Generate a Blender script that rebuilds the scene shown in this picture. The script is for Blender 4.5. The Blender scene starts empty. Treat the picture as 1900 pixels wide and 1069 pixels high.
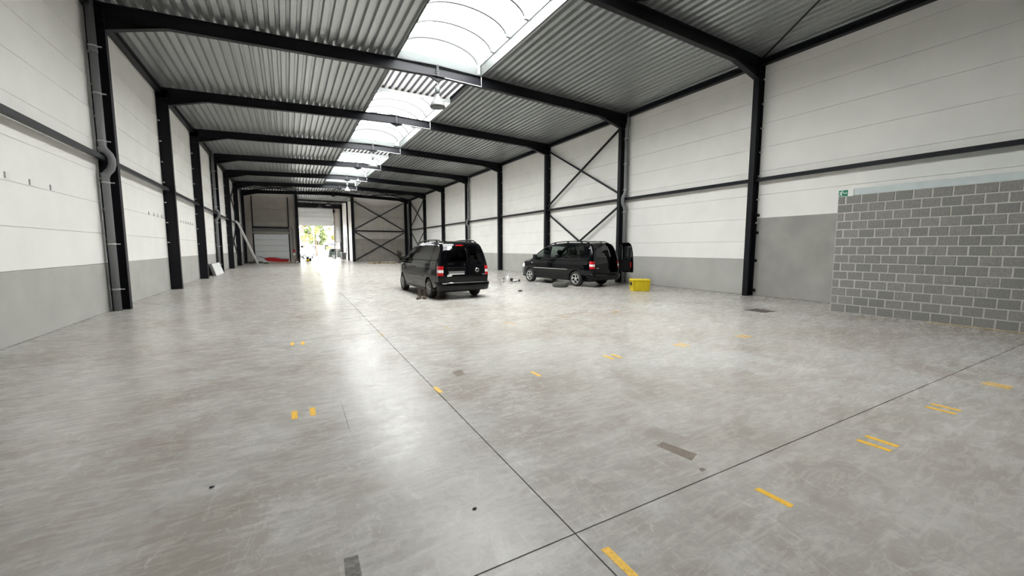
import bpy, bmesh, math, random
from mathutils import Vector, Matrix
random.seed(7)
sc = bpy.context.scene
C = sc.collection

# ------------------------------------------------------------------ camera
F_PX, YAW, PITCH, ROLL = 753.378, 0.5039, -0.0986, -0.0005
cam_d = bpy.data.cameras.new('camera')
cam = bpy.data.objects.new('camera', cam_d); C.objects.link(cam)
fw = Vector((math.sin(YAW)*math.cos(PITCH), math.cos(YAW)*math.cos(PITCH), math.sin(PITCH)))
rt = Vector((math.cos(YAW), -math.sin(YAW), 0)); up = rt.cross(fw)
rt, up = rt*math.cos(ROLL)+up*math.sin(ROLL), up*math.cos(ROLL)-rt*math.sin(ROLL)
cam.matrix_world = Matrix(((rt.x, up.x, -fw.x, 0), (rt.y, up.y, -fw.y, 0), (rt.z, up.z, -fw.z, 1.6), (0, 0, 0, 1)))
cam_d.sensor_width = 36; cam_d.lens = F_PX*36/1900; cam_d.clip_end = 500; cam_d.clip_start = 0.02
sc.camera = cam

# ------------------------------------------------------------------ sky and exposure
SKY = 10.5
w = bpy.data.worlds.new('overcast'); sc.world = w; w.use_nodes = True
bg = w.node_tree.nodes['Background']; bg.inputs[0].default_value = (1.0, 0.992, 0.968, 1); bg.inputs[1].default_value = SKY
sc.view_settings.view_transform = 'Standard'; sc.view_settings.look = 'None'
sc.view_settings.exposure = 1.15; sc.view_settings.gamma = 1; sc.view_settings.use_curve_mapping = False
try:
    sc.cycles.use_denoising = True
    sc.cycles.max_bounces = 10; sc.cycles.diffuse_bounces = 7; sc.cycles.glossy_bounces = 5
    sc.cycles.transparent_max_bounces = 12; sc.cycles.sample_clamp_indirect = 12
except Exception: pass

# ------------------------------------------------------------------ layout of the hall
S = 6.0776
def FY(k): return 14.17+(k-1)*S                       # y of portal frame k
XL, XR, XC = -4.03, 13.70, 4.85                        # wall faces, ridge
FXL, FXR = -3.67, 13.36                                # inner faces of the columns
YEND, YOUT, YBACK = 51.0, 62.95, -10.3
SKL, SKR = 3.45, 6.46                                  # skylight opening
def ztop(x): return 7.865-abs(x-XC)*0.0321             # top of the rafters / underside of the deck
VAULTS = [(FY(-1)-1.0, FY(-1)-.06), (FY(-1)+3.05, FY(1)-.06), (FY(1)+3.05, FY(3)-.06), (FY(3)+3.05, FY(5)-.06), (FY(5)+3.05, FY(6)-.06)]  # first vault is unseen, added behind the camera to brighten the near floor

# daylight portals: guide the sky's rays through the openings (they add no light themselves)
def portal(loc, sx, sy, rot):
    l = bpy.data.lights.new('daylight_portal', 'AREA'); l.shape = 'RECTANGLE'; l.size = sx; l.size_y = sy
    l.cycles.is_portal = True
    o = bpy.data.objects.new('daylight_portal', l); o.location = loc; o.rotation_euler = rot; C.objects.link(o)
for a, b in VAULTS: portal((4.955, (a+b)/2, 8.82), 3.1, b-a, (0, 0, 0))
portal((3.55, YOUT+.35, 2.4), 4.9, 4.8, (-math.pi/2, 0, 0))

# ------------------------------------------------------------------ materials
def nodes(name):
    m = bpy.data.materials.new(name); m.use_nodes = True
    return m, m.node_tree, m.node_tree.nodes['Principled BSDF']
def mat(name, col, rough=.6, metal=0.0, spec=.5, coat=0.0, noise=0.0, nscale=8.0, bump=0.0, bscale=60.0):
    m, t, b = nodes(name)
    b.inputs['Base Color'].default_value = (*col, 1); b.inputs['Roughness'].default_value = rough
    b.inputs['Metallic'].default_value = metal; b.inputs['Specular IOR Level'].default_value = spec
    b.inputs['Coat Weight'].default_value = coat; b.inputs['Coat Roughness'].default_value = .03
    if noise or bump:
        tc = t.nodes.new('ShaderNodeNewGeometry')
    if noise:
        n = t.nodes.new('ShaderNodeTexNoise'); n.inputs['Scale'].default_value = nscale; n.inputs['Detail'].default_value = 6
        t.links.new(tc.outputs['Position'], n.inputs['Vector'])
        r = t.nodes.new('ShaderNodeValToRGB'); r.color_ramp.elements[0].position = .3; r.color_ramp.elements[1].position = .7
        r.color_ramp.elements[0].color = (*[c*(1-noise) for c in col], 1); r.color_ramp.elements[1].color = (*[min(1, c*(1+noise)) for c in col], 1)
        t.links.new(n.outputs[0], r.inputs[0]); t.links.new(r.outputs[0], b.inputs['Base Color'])
    if bump:
        n2 = t.nodes.new('ShaderNodeTexNoise'); n2.inputs['Scale'].default_value = bscale; n2.inputs['Detail'].default_value = 4
        t.links.new(tc.outputs['Position'], n2.inputs['Vector'])
        bp = t.nodes.new('ShaderNodeBump'); bp.inputs['Strength'].default_value = bump; bp.inputs['Distance'].default_value = .01
        t.links.new(n2.outputs[0], bp.inputs['Height']); t.links.new(bp.outputs[0], b.inputs['Normal'])
    return m

def floor_material():
    m, t, b = nodes('power_floated_concrete')
    N, L = t.nodes.new, t.links.new
    g = N('ShaderNodeNewGeometry')
    def noise(scale, detail, vec=None, rough=.55, dist=0.0):
        n = N('ShaderNodeTexNoise'); n.inputs['Scale'].default_value = scale; n.inputs['Detail'].default_value = detail
        n.inputs['Roughness'].default_value = rough; n.inputs['Distortion'].default_value = dist
        L(vec or g.outputs['Position'], n.inputs['Vector']); return n.outputs[0]
    def ramp(src, p0, c0, p1, c1):
        r = N('ShaderNodeValToRGB'); e = r.color_ramp.elements
        e[0].position, e[1].position = p0, p1
        e[0].color = (*c0, 1) if isinstance(c0, tuple) else (c0, c0, c0, 1); e[1].color = (*c1, 1) if isinstance(c1, tuple) else (c1, c1, c1, 1)
        L(src, r.inputs[0]); return r.outputs[0]
    def mix(fac, a, c, mode='MIX'):
        x = N('ShaderNodeMix'); x.data_type = 'RGBA'; x.blend_type = mode
        if isinstance(fac, float): x.inputs[0].default_value = fac
        else: L(fac, x.inputs[0])
        for s, v in ((6, a), (7, c)):
            if isinstance(v, tuple): x.inputs[s].default_value = (*v, 1)
            else: L(v, x.inputs[s])
        return x.outputs[2]
    def mapped(sx, sy, rz):
        mp = N('ShaderNodeMapping'); mp.inputs['Scale'].default_value = (sx, sy, 1); mp.inputs['Rotation'].default_value = (0, 0, rz)
        L(g.outputs['Position'], mp.inputs['Vector']); return mp.outputs[0]
    big = noise(.20, 3); mid = noise(.75, 7, rough=.6, dist=.8)
    st1 = noise(2.4, 9, mapped(.45, 1.5, .42), .68, 1.4); st2 = noise(5.5, 9, mapped(1.6, .5, -.35), .7, 2.2)
    fine = noise(13, 9, rough=.75, dist=1.0); grit = noise(60, 4)
    base = mix(ramp(big, .36, 0.0, .64, 1.0), (.375, .350, .322), (.455, .445, .425))
    scr = noise(7, 8, mapped(.5, 1.8, .1), .72, 1.2); scr2 = noise(14, 7, mapped(2.4, .35, .5), .7, 1.2); mott = noise(2.1, 8, rough=.72, dist=.5)
    base = mix(ramp(mid, .47, 0.0, .66, .75), base, (.285, .248, .215))
    base = mix(ramp(mott, .52, 0.0, .66, .50), base, (.275, .240, .208))
    base = mix(ramp(mott, .30, .55, .46, 0.0), base, (.56, .55, .53))
    base = mix(ramp(st1, .52, 0.0, .70, .55), base, (.56, .55, .53))
    base = mix(ramp(st2, .55, 0.0, .70, .50), base, (.62, .61, .59))
    base = mix(ramp(scr, .54, 0.0, .70, .26), base, (.64, .63, .61))
    base = mix(ramp(scr, .30, .28, .44, 0.0), base, (.26, .235, .21))
    base = mix(ramp(scr2, .61, 0.0, .74, .32), base, (.66, .65, .63))
    base = mix(ramp(fine, .52, 0.0, .70, .42), base, (.27, .250, .228))
    base = mix(ramp(grit, .62, 0.0, .74, .14), base, (.16, .15, .14))
    L(base, b.inputs['Base Color'])
    ro = N('ShaderNodeMapRange'); ro.inputs['From Min'].default_value = .3; ro.inputs['From Max'].default_value = .7; ro.inputs['To Min'].default_value = .17; ro.inputs['To Max'].default_value = .36
    L(scr, ro.inputs[0]); L(ro.outputs[0], b.inputs['Roughness'])
    b.inputs['Specular IOR Level'].default_value = .12
    bp = N('ShaderNodeBump'); bp.inputs['Strength'].default_value = .07; bp.inputs['Distance'].default_value = .01
    hx = N('ShaderNodeMath'); L(fine, hx.inputs[0]); L(st2, hx.inputs[1]); L(hx.outputs[0], bp.inputs['Height']); L(bp.outputs[0], b.inputs['Normal'])
    return m

def glass(name, tint, refl=.10):
    m = bpy.data.materials.new(name); m.use_nodes = True; t = m.node_tree; t.nodes.remove(t.nodes['Principled BSDF'])
    tr = t.nodes.new('ShaderNodeBsdfTransparent'); tr.inputs[0].default_value = (*tint, 1)
    gl = t.nodes.new('ShaderNodeBsdfGlossy'); gl.inputs['Roughness'].default_value = .02; gl.inputs[0].default_value = (.95, .97, 1, 1)
    lw = t.nodes.new('ShaderNodeLayerWeight'); lw.inputs[0].default_value = .5
    pw = t.nodes.new('ShaderNodeMath'); pw.operation = 'POWER'; pw.inputs[1].default_value = 5; t.links.new(lw.outputs['Facing'], pw.inputs[0])
    fr = t.nodes.new('ShaderNodeMath'); fr.operation = 'MULTIPLY_ADD'; fr.inputs[1].default_value = .95; fr.inputs[2].default_value = .05; t.links.new(pw.outputs[0], fr.inputs[0])
    mx = t.nodes.new('ShaderNodeMixShader'); t.links.new(fr.outputs[0], mx.inputs[0]); t.links.new(tr.outputs[0], mx.inputs[1]); t.links.new(gl.outputs[0], mx.inputs[2])
    t.links.new(mx.outputs[0], t.nodes['Material Output'].inputs[0]); return m
def translucent(name, clear, col):
    m = bpy.data.materials.new(name); m.use_nodes = True; t = m.node_tree; t.nodes.remove(t.nodes['Principled BSDF'])
    tr = t.nodes.new('ShaderNodeBsdfTransparent'); tr.inputs[0].default_value = (*col, 1)
    tl = t.nodes.new('ShaderNodeBsdfTranslucent'); tl.inputs[0].default_value = (*col, 1)
    mx = t.nodes.new('ShaderNodeMixShader'); mx.inputs[0].default_value = 1-clear
    t.links.new(tr.outputs[0], mx.inputs[1]); t.links.new(tl.outputs[0], mx.inputs[2])
    t.links.new(mx.outputs[0], t.nodes['Material Output'].inputs[0]); return m

M = {}
M['floor'] = floor_material()
M['joint'] = mat('joint_black', (.03, .03, .03), .8)
M['panel'] = mat('white_wall_panel', (.86, .845, .815), .62, noise=.03, nscale=1.3, bump=.08, bscale=90)
M['plinth'] = mat('grey_concrete_plinth', (.43, .425, .40), .8, noise=.07, nscale=1.3, bump=.2, bscale=40)
M['plinth_dark'] = mat('stained_concrete_plinth', (.33, .32, .30), .8, noise=.13, nscale=1.4, bump=.2, bscale=40)
M['endwall_shade'] = mat('shaded_endwall_panel', (.36, .335, .30), .75, noise=.06, nscale=1.2)  # darker copy of the end wall panel; its shadow is put into the colour
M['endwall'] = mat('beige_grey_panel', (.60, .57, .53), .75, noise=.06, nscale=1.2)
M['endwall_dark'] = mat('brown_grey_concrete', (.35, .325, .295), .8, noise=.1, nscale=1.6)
M['seam'] = mat('panel_seam', (.36, .34, .31), .8)
M['steel'] = mat('black_painted_steel', (.0105, .011, .0145), .42, spec=.20)
M['bolt'] = mat('bright_bolt', (.5, .5, .5), .4, metal=.8)
M['deck'] = mat('galvanised_deck', (.46, .48, .48), .38, metal=.85, noise=.10, nscale=22)
M['clip'] = mat('grey_clip', (.55, .55, .53), .5)
M['pipe'] = mat('grey_pvc', (.20, .205, .215), .42, spec=.5)
M['pipe_clamp'] = mat('galvanised_clamp', (.45, .46, .47), .4, metal=.6)
M['curb'] = mat('pale_metal_curb', (.055, .062, .060), .5)
M['pane'] = translucent('opal_polycarbonate', .70, (.93, .96, .96))
M['lunette'] = translucent('opal_end_panel', .05, (.36, .37, .37))
M['rib'] = mat('dark_aluminium_rib', (.020, .0195, .022), .5)
M['sheet'] = translucent('corrugated_translucent', .02, (.078, .079, .078))
M['sheet_web'] = translucent('shaded_sheet_web', .02, (.020, .020, .022))  # darker copy of the sheet; shading of the slopes put into the colour
M['lamp'] = mat('spun_aluminium', (.13, .133, .133), .4)
M['lamp_grey'] = mat('lamp_housing_grey', (.10, .112, .112), .45)
M['white'] = mat('white_plastic', (.82, .82, .80), .45)
M['cable'] = mat('grey_cable', (.25, .25, .26), .6)
def worn(name, col, lo, hi, scale, rough=.7):
    m = mat(name, col, rough, noise=.15, nscale=40); t = m.node_tree
    g = t.nodes.new('ShaderNodeNewGeometry'); n = t.nodes.new('ShaderNodeTexNoise'); n.inputs['Scale'].default_value = scale; n.inputs['Detail'].default_value = 8; n.inputs['Roughness'].default_value = .7
    t.links.new(g.outputs['Position'], n.inputs['Vector']); r = t.nodes.new('ShaderNodeValToRGB'); r.color_ramp.elements[0].position = lo; r.color_ramp.elements[1].position = hi
    t.links.new(n.outputs[0], r.inputs[0]); t.links.new(r.outputs[0], t.nodes['Principled BSDF'].inputs['Alpha']); return m
M['yellow'] = worn('yellow_floor_paint', (.80, .46, .035), .28, .42, 60, .6)
M['yellow_worn'] = worn('worn_yellow_paint', (.72, .45, .10), .44, .66, 45, .6)
M['rust'] = worn('rust_stain', (.27, .215, .175), .22, .78, 60)
M['patch'] = worn('grey_patch', (.20, .19, .175), .25, .60, 20)
M['filler'] = mat('brown_filler', (.16, .12, .10), .8)
M['cover'] = mat('steel_cover', (.085, .07, .06), .6, metal=.2, noise=.2, nscale=20)
M['block'] = mat('concrete_block_a', (.235, .228, .216), .9, noise=.16, nscale=30, bump=.5, bscale=120)
M['block2'] = mat('concrete_block_b', (.255, .244, .231), .9, noise=.16, nscale=26, bump=.5, bscale=120)
M['block3'] = mat('concrete_block_c', (.215, .213, .202), .9, noise=.16, nscale=34, bump=.5, bscale=120)
M['mortar'] = mat('grey_mortar', (.50, .485, .45), .9, noise=.1, nscale=20, bump=.3, bscale=80)
M['band'] = mat('pale_blue_render', (.52, .575, .585), .8, noise=.06, nscale=4)
M['green'] = mat('sign_green', (.006, .175, .10), .4)
M['signwhite'] = mat('sign_white', (.82, .86, .84), .4)
M['door'] = mat('sectional_door_white', (.66, .68, .69), .5, noise=.03, nscale=3)
M['alu'] = mat('aluminium', (.5, .5, .5), .4, metal=.7)
M['paint'] = mat('black_car_paint', (.0015, .0016, .0025), .06, spec=.33)
M['paint_blue'] = mat('blue_black_car_paint', (.0015, .0018, .003), .06, spec=.33)
M['wpaint'] = mat('white_car_paint', (.075, .09, .09), .25, coat=.8)
M['spaint'] = mat('silver_car_paint', (.06, .08, .09), .3, metal=.0, coat=.8)
M['dpaint'] = mat('dark_green_car_paint', (.02, .026, .022), .25, coat=.8)
M['black'] = mat('black_plastic', (.004, .004, .0045), .5, spec=.25)
M['trim'] = mat('dark_trim', (.007, .007, .008), .4, spec=.25)
M['rubber'] = mat('tyre_rubber', (.018, .018, .018), .75, bump=.2, bscale=80)
M['rubber_grey'] = mat('dusty_rubber', (.075, .078, .072), .85, noise=.2, nscale=25)
M['alloy'] = mat('silver_alloy', (.62, .62, .61), .3, metal=.7)
M['alloy_dull'] = mat('dusty_alloy', (.42, .40, .39), .45, metal=.5)
M['chrome'] = mat('chrome', (.8, .8, .8), .12, metal=1)
M['red'] = mat('red_lamp_lens', (.55, .008, .012), .2, coat=.6)
M['lens'] = mat('clear_lamp_lens', (.8, .78, .76), .2, coat=.6)
M['glass_dark'] = glass('privacy_glass', (.10, .11, .11))
M['glass_mid'] = glass('tinted_glass', (.45, .50, .48))
M['seat'] = mat('dark_seat_fabric', (.012, .012, .013), .9)
M['crate'] = mat('yellow_crate_plastic', (.68, .52, .010), .42)
M['leather'] = mat('worn_brown_leather', (.085, .062, .044), .75, noise=.3, nscale=40)
M['sole'] = mat('boot_sole', (.05, .042, .035), .8)
M['bagwhite'] = mat('crumpled_white_plastic', (.72, .73, .73), .5)
M['dark'] = mat('dark_grey_cloth', (.03, .031, .034), .8)
M['wood'] = mat('pale_pallet_wood', (.42, .34, .22), .8, noise=.2, nscale=14)
M['redplastic'] = mat('red_plastic', (.50, .016, .02), .45)
M['board'] = mat('white_board', (.74, .745, .74), .5, noise=.04, nscale=3)
M['boardedge'] = mat('grey_board', (.17, .17, .17), .7)
M['leaf'] = mat('autumn_leaf', (.19, .175, .035), .7, noise=.25, nscale=2.0)
M['leaf2'] = mat('green_leaf', (.10, .135, .04), .7, noise=.25, nscale=2.0)
M['bark'] = mat('bark', (.12, .09, .07), .9)
M['asphalt'] = mat('light_asphalt', (.065, .065, .067), .85, noise=.1, nscale=2)
M['brickpink'] = mat('pink_brick_facade', (.13, .095, .08), .8)
M['facade'] = mat('pale_facade', (.11, .112, .115), .8, noise=.1, nscale=.5)
M['roof'] = mat('grey_slate', (.12, .12, .14), .7)
M['olive'] = mat('olive_leaf', (.05, .055, .03), .7, noise=.3, nscale=8)
M['stem'] = mat('dry_stem', (.045, .038, .03), .8)

# ------------------------------------------------------------------ mesh helpers
class MB:
    def __init__(s): s.v = []; s.f = []; s.m = []; s.ms = []; s.sm = []
    def add(s, vs, fs, m=None, smooth=False):
        o = len(s.v); s.v += [tuple(v) for v in vs]
        mi = 0
        if m is not None:
            if m not in s.ms: s.ms.append(m)
            mi = s.ms.index(m)
        for f in fs: s.f.append([i+o for i in f]); s.m.append(mi); s.sm.append(smooth)
        return s
    def box(s, a, b, m=None, ch=0.0):
        x0, y0, z0 = a; x1, y1, z1 = b
        if ch <= 0:
            return s.add([(x0,y0,z0),(x1,y0,z0),(x1,y1,z0),(x0,y1,z0),(x0,y0,z1),(x1,y0,z1),(x1,y1,z1),(x0,y1,z1)],
                  [(0,3,2,1),(4,5,6,7),(0,1,5,4),(1,2,6,5),(2,3,7,6),(3,0,4,7)], m)
        bm = bmesh.new(); bmesh.ops.create_cube(bm, size=1)
        for v in bm.verts: v.co = Vector(((x0+x1)/2+v.co.x*(x1-x0), (y0+y1)/2+v.co.y*(y1-y0), (z0+z1)/2+v.co.z*(z1-z0)))
        bmesh.ops.bevel(bm, geom=bm.edges[:], offset=ch, segments=1, affect='EDGES')
        bm.verts.index_update()
        s.add([v.co[:] for v in bm.verts], [[v.index for v in f.verts] for f in bm.faces], m); bm.free(); return s
    def obox(s, p, q, wid, hgt, m=None, upv=(0,0,1)):          # bar of rectangular section from p to q
        p, q = Vector(p), Vector(q); d = (q-p).normalized(); u = Vector(upv)
        a = d.cross(u)
        if a.length < 1e-4: a = d.cross(Vector((1,0,0)))
        a.normalize(); b = a.cross(d).normalized(); a = a*wid/2; b = b*hgt/2
        return s.add([p-a-b,p+a-b,p+a+b,p-a+b,q-a-b,q+a-b,q+a+b,q-a+b],[(0,3,2,1),(4,5,6,7),(0,1,5,4),(1,2,6,5),(2,3,7,6),(3,0,4,7)], m)
    def prism(s, poly, ax, lo, hi, m=None):                      # polygon in the two other axes, extruded along ax
        n = len(poly)
        def P(a, b, h):
            return {0:(h,a,b), 1:(a,h,b), 2:(a,b,h)}[ax]
        vs = [P(a,b,lo) for a,b in poly]+[P(a,b,hi) for a,b in poly]
        return s.add(vs, [tuple(range(n))[::-1], tuple(range(n,2*n))]+[(i,(i+1)%n,n+(i+1)%n,n+i) for i in range(n)], m)
    def tube(s, pts, r, n=8, m=None, cap=True, smooth=True):
        pts = [Vector(p) for p in pts]; rs = r if isinstance(r, (list, tuple)) else [r]*len(pts)
        vs = []; ref = None
        for i, p in enumerate(pts):
            d = (pts[min(i+1,len(pts)-1)]-pts[max(i-1,0)]).normalized()
            if ref is None: ref = Vector((0,0,1)) if abs(d.z) < .9 else Vector((1,0,0))
            a = d.cross(ref).normalized(); b = a.cross(d).normalized(); ref = b
            for k in range(n):
                t = 2*math.pi*k/n; vs.append(p+(a*math.cos(t)+b*math.sin(t))*rs[i])
        fs = [(i*n+k, i*n+(k+1)%n, (i+1)*n+(k+1)%n, (i+1)*n+k) for i in range(len(pts)-1) for k in range(n)]
        s.add(vs, fs, m, smooth)
        if cap:
            o = len(s.v)-len(vs)
            s.add([], [], m); mi = s.ms.index(m) if m is not None else 0
            s.f += [[o+k for k in range(n)][::-1], [o+(len(pts)-1)*n+k for k in range(n)]]; s.m += [mi, mi]; s.sm += [False, False]
        return s
    def lathe(s, prof, n=24, ax=2, c=(0,0,0), m=None, smooth=True):  # prof: (radius, height along ax)
        vs = []
        for r, h in prof:
            for k in range(n):
                t = 2*math.pi*k/n; a, b = r*math.cos(t), r*math.sin(t)
                q = {0:(h,a,b),1:(b,h,a),2:(a,b,h)}[ax]; vs.append((q[0]+c[0],q[1]+c[1],q[2]+c[2]))
        fs = [(i*n+k,i*n+(k+1)%n,(i+1)*n+(k+1)%n,(i+1)*n+k) for i in range(len(prof)-1) for k in range(n)]
        return s.add(vs, fs, m, smooth)
    def mesh(s, name, m=None):
        me = bpy.data.meshes.new(name); me.from_pydata(s.v, [], s.f); me.validate(verbose=False)
        ms = s.ms or [m]
        if m is not None and not s.ms: ms = [m]
        for k in ms: me.materials.append(M[k])
        for i, p in enumerate(me.polygons):
            if i < len(s.m): p.material_index = s.m[i]; p.use_smooth = s.sm[i]
        me.update(); return me
    def obj(s, name, m=None, parent=None, loc=None):
        return link(name, s.mesh(name, m), parent, loc)
def link(name, me, parent=None, loc=None, rot=None):
    o = bpy.data.objects.new(name, me); C.objects.link(o)
    if parent: o.parent = parent
    if loc: o.location = loc
    if rot: o.rotation_euler = rot
    return o
def tag(o, label, cat, group=None):
    o['label'] = label; o['category'] = cat
    if group: o['group'] = group
    return o
def empty(name, loc=(0,0,0), rz=0):
    o = bpy.data.objects.new(name, None); o.empty_display_size = .2; o.location = loc; o.rotation_euler = (0,0,rz); C.objects.link(o); return o
def struct(o): o['kind'] = 'structure'; return o
def B(a, b, m=None, ch=0.0): return MB().box(a, b, m, ch)
def copy_tree(o, parent=None):
    c = o.copy(); C.objects.link(c); c.parent = parent
    for ch in o.children: copy_tree(ch, c)
    return c

# ------------------------------------------------------------------ floor: slabs between saw-cut joints
fl = struct(B((-4.4, -10.5, -.30), (14.1, YOUT+.1, -.016)).obj('floor', 'joint'))
def jx(y): return 1.335+.0195*(y-1.3) if y < 14 else 1.583
YS = [-10.4, 1.70, 7.86, 14.0, 26.3, 38.5, 51.0, YOUT+.05]; g = .0045
for i in range(len(YS)-1):
    y0, y1 = YS[i]+(g if i else 0), YS[i+1]-g*(.5 if i in (1, 2) else 1)
    for side in (0, 1):
        a, b = (-4.3, None) if side == 0 else (None, 14.0)
        p = [(-4.3, y0), (jx(y0)-g, y0), (jx(y1)-g, y1), (-4.3, y1)] if side == 0 else [(jx(y0)+g, y0), (14.0, y0), (14.0, y1), (jx(y1)+g, y1)]
        MB().prism(p, 2, -.2, 0.0).obj('slab', 'floor', fl)
def flat(name, m, pts, h=.0012): return MB().prism(pts, 2, .0001, h).obj(name, m, fl)
for X, Yc, pair in [(-.013, 4.315, 1), (.147, 4.32, 0), (-.001, 7.63, 1), (.158, 7.60, 0),
                    (1.412, 1.425, 0), (2.669, 1.349, 0), (4.100, 1.348, 0), (4.246, 1.347, 0), (5.581, 1.348, 0), (5.732, 1.350, 0), (7.128, 1.300, 0), (7.232, 1.294, 0),
                    (1.419, 4.315, 0), (2.700, 4.27, 0), (4.054, 4.42, 0), (4.207, 4.412, 0), (5.564, 4.413, 0), (5.695, 4.411, 0), (7.092, 4.321, 0), (7.240, 4.317, 0),
                    (1.458, 7.64, 0), (2.746, 7.66, 0), (4.022, 7.546, 0), (4.150, 7.528, 0), (5.564, 7.625, 0), (7.086, 7.592, 0), (7.224, 7.596, 0)]:
    hl = .108 if Yc < 7 else .125
    if X == 1.412: hl = .11
    j = [random.uniform(-.004, .004) for _ in range(8)]
    flat('floor_marking', 'yellow_worn' if Yc > 7 and X > .5 else 'yellow', [(X-.024+j[0], Yc-hl+j[1]), (X+.024+j[2], Yc-hl+j[3]), (X+.024+j[4], Yc+hl+j[5]), (X-.024+j[6], Yc+hl+j[7])])
flat('floor_stain', 'rust', [(1.785, 4.663), (1.915, 4.678), (1.932, 4.904), (1.793, 4.874)])
flat('floor_stain', 'rust', [(2.548, 2.2), (2.649, 2.217), (2.717, 1.948), (2.597, 1.905)], .0008)
flat('floor_stain', 'rust', [(2.53, 1.765), (2.588, 1.772), (2.58, 1.801), (2.543, 1.805)])
flat('floor_stain', 'patch', [(.171, 1.98), (.245, 1.967), (.248, 2.122), (.18, 2.129)])
flat('floor_crack', 'joint', [(.417, 4.416), (.420, 4.416), (.414, 4.078), (.409, 3.808), (.408, 3.625), (.404, 3.808), (.410, 4.078)], .0006)
MB().prism([(10.25, 5.66), (10.78, 5.66), (10.78, 6.19), (10.25, 6.19)], 2, .0002, .004).obj('pit_cover', 'cover', fl)

# ------------------------------------------------------------------ side walls: backing, plinths, panels
def seams(lo, first, top, step=.757):
    z = [lo, first]
    while z[-1]+step < top-.12: z.append(z[-1]+step)
    return z+[top]
PANEL = {}
def wall_panel(parent, side, y0, y1, z0, z1, m, name='wall_panel'):
    key = (side, round(y1-y0, 3), round(z1-z0, 3), m)
    if key not in PANEL:
        L, H = y1-y0-.004, z1-z0-.006; x0, x1 = (-.07, 0) if side < 0 else (0, .07); c = .005
        xi, xo = (x1, x0) if side < 0 else (x0, x1); xc = xi-c if side < 0 else xi+c
        vs = [(xo,-L/2,-H/2),(xo,L/2,-H/2),(xo,L/2,H/2),(xo,-L/2,H/2),(xc,-L/2,-H/2),(xc,L/2,-H/2),(xc,L/2,H/2),(xc,-L/2,H/2),(xi,-L/2,-H/2+c),(xi,L/2,-H/2+c),(xi,L/2,H/2-c),(xi,-L/2,H/2-c)]
        fs = [(0,1,2,3),(0,1,5,4),(1,2,6,5),(2,3,7,6),(3,0,4,7),(4,5,9,8),(5,6,10,9),(6,7,11,10),(7,4,8,11),(8,9,10,11)]
        PANEL[key] = MB().add(vs, fs).mesh(name, m)
    return link(name, PANEL[key], parent, ((XL if side < 0 else XR), (y0+y1)/2, (z0+z1)/2))
for side, X in ((-1, XL), (1, XR)):
    lo, hi = (X-.17, X-.06) if side < 0 else (X+.06, X+.17)
    wl = struct(B((lo, YBACK-.2, -.1), (hi, YEND+.25, 8.05)).obj('wall_left' if side < 0 else 'wall_right', 'seam'))
    for k in range(-3, 8):
        y0 = FY(k); y1 = FY(k+1) if k < 7 else YEND+.02
        if side < 0: zs = seams(1.215, 1.965, 7.75)
        else: zs = seams(1.215, 1.81, 7.75)
        if side > 0 and k == -1:
            wall_panel(wl, side, y0, y1, 0, 2.57, 'plinth_dark', 'plinth_panel'); zs = [z for z in zs if z > 2.5]
        else: wall_panel(wl, side, y0, y1, 0, 1.215, 'plinth', 'plinth_panel')
        for a, b in zip(zs, zs[1:]): wall_panel(wl, side, y0, y1, a, b, 'panel')
# wall behind the camera
wb = struct(B((-4.2, YBACK-.2, -.1), (13.9, YBACK, 8.05)).obj('wall_near', 'panel'))

# end wall left of the passage, with the closed sectional door
we = struct(B((-4.2, YEND+.08, -.1), (1.26, YEND+.2, 8.0)).obj('wall_far_left', 'seam'))
def face_panel(parent, x0, x1, z0, z1, m, y=YEND, name='wall_panel'):
    return B((x0+.004, y, z0+.005), (x1-.004, y+.09, z1-.005), m, .006).obj(name, m, parent)
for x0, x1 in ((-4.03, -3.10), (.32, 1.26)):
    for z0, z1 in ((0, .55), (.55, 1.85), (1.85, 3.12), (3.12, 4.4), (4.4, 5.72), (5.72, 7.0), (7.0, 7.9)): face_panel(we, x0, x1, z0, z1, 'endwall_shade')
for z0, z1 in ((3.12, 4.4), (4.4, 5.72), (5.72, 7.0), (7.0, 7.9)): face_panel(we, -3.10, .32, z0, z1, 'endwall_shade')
d1 = struct(empty('door_1', (-1.39, YEND-.02, 0)))
for i in range(5):
    B((-1.60, -.03, .02+i*.615), (1.60, .05, .02+(i+1)*.615-.02), None, .014).obj('door_section', 'door', d1)
for s in (-1.66, 1.66): B((s-.05, -.06, 0), (s+.05, .05, 7.05)).obj('door_track', 'trim', d1)
B((-1.72, -.10, 3.14), (1.72, .02, 3.30)).obj('door_lintel', 'endwall_dark', d1)
B((-1.72, -.22, 3.70), (1.80, -.04, 3.86)).obj('spring_shaft', 'trim', d1)
B((-1.66, -.10, 3.36), (1.66, .0, 3.68)).obj('shaft_cover', 'boardedge', d1)
B((1.66, -.26, 3.52), (1.98, -.02, 3.86), None, .03).obj('door_motor', 'cable', d1)
B((1.98, -.06, .95), (2.02, .0, 3.6)).obj('motor_cable', 'trim', d1)
B((1.93, -.10, 1.15), (2.16, .02, 1.42), None, .02).obj('control_box', 'redplastic', d1)
B((1.95, -.10, .80), (2.18, .02, 1.02), None, .02).obj('control_box', 'white', d1)

# end wall right of the passage
wr = struct(B((6.98, YEND+.08, -.1), (13.9, YEND+.2, 8.0)).obj('wall_far_right', 'seam'))
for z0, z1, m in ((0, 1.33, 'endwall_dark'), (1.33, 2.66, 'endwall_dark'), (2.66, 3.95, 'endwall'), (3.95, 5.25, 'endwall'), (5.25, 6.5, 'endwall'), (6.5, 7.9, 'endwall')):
    face_panel(wr, 7.0, 10.35, z0, z1, m); face_panel(wr, 10.35, 13.69, z0, z1, m)

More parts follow.
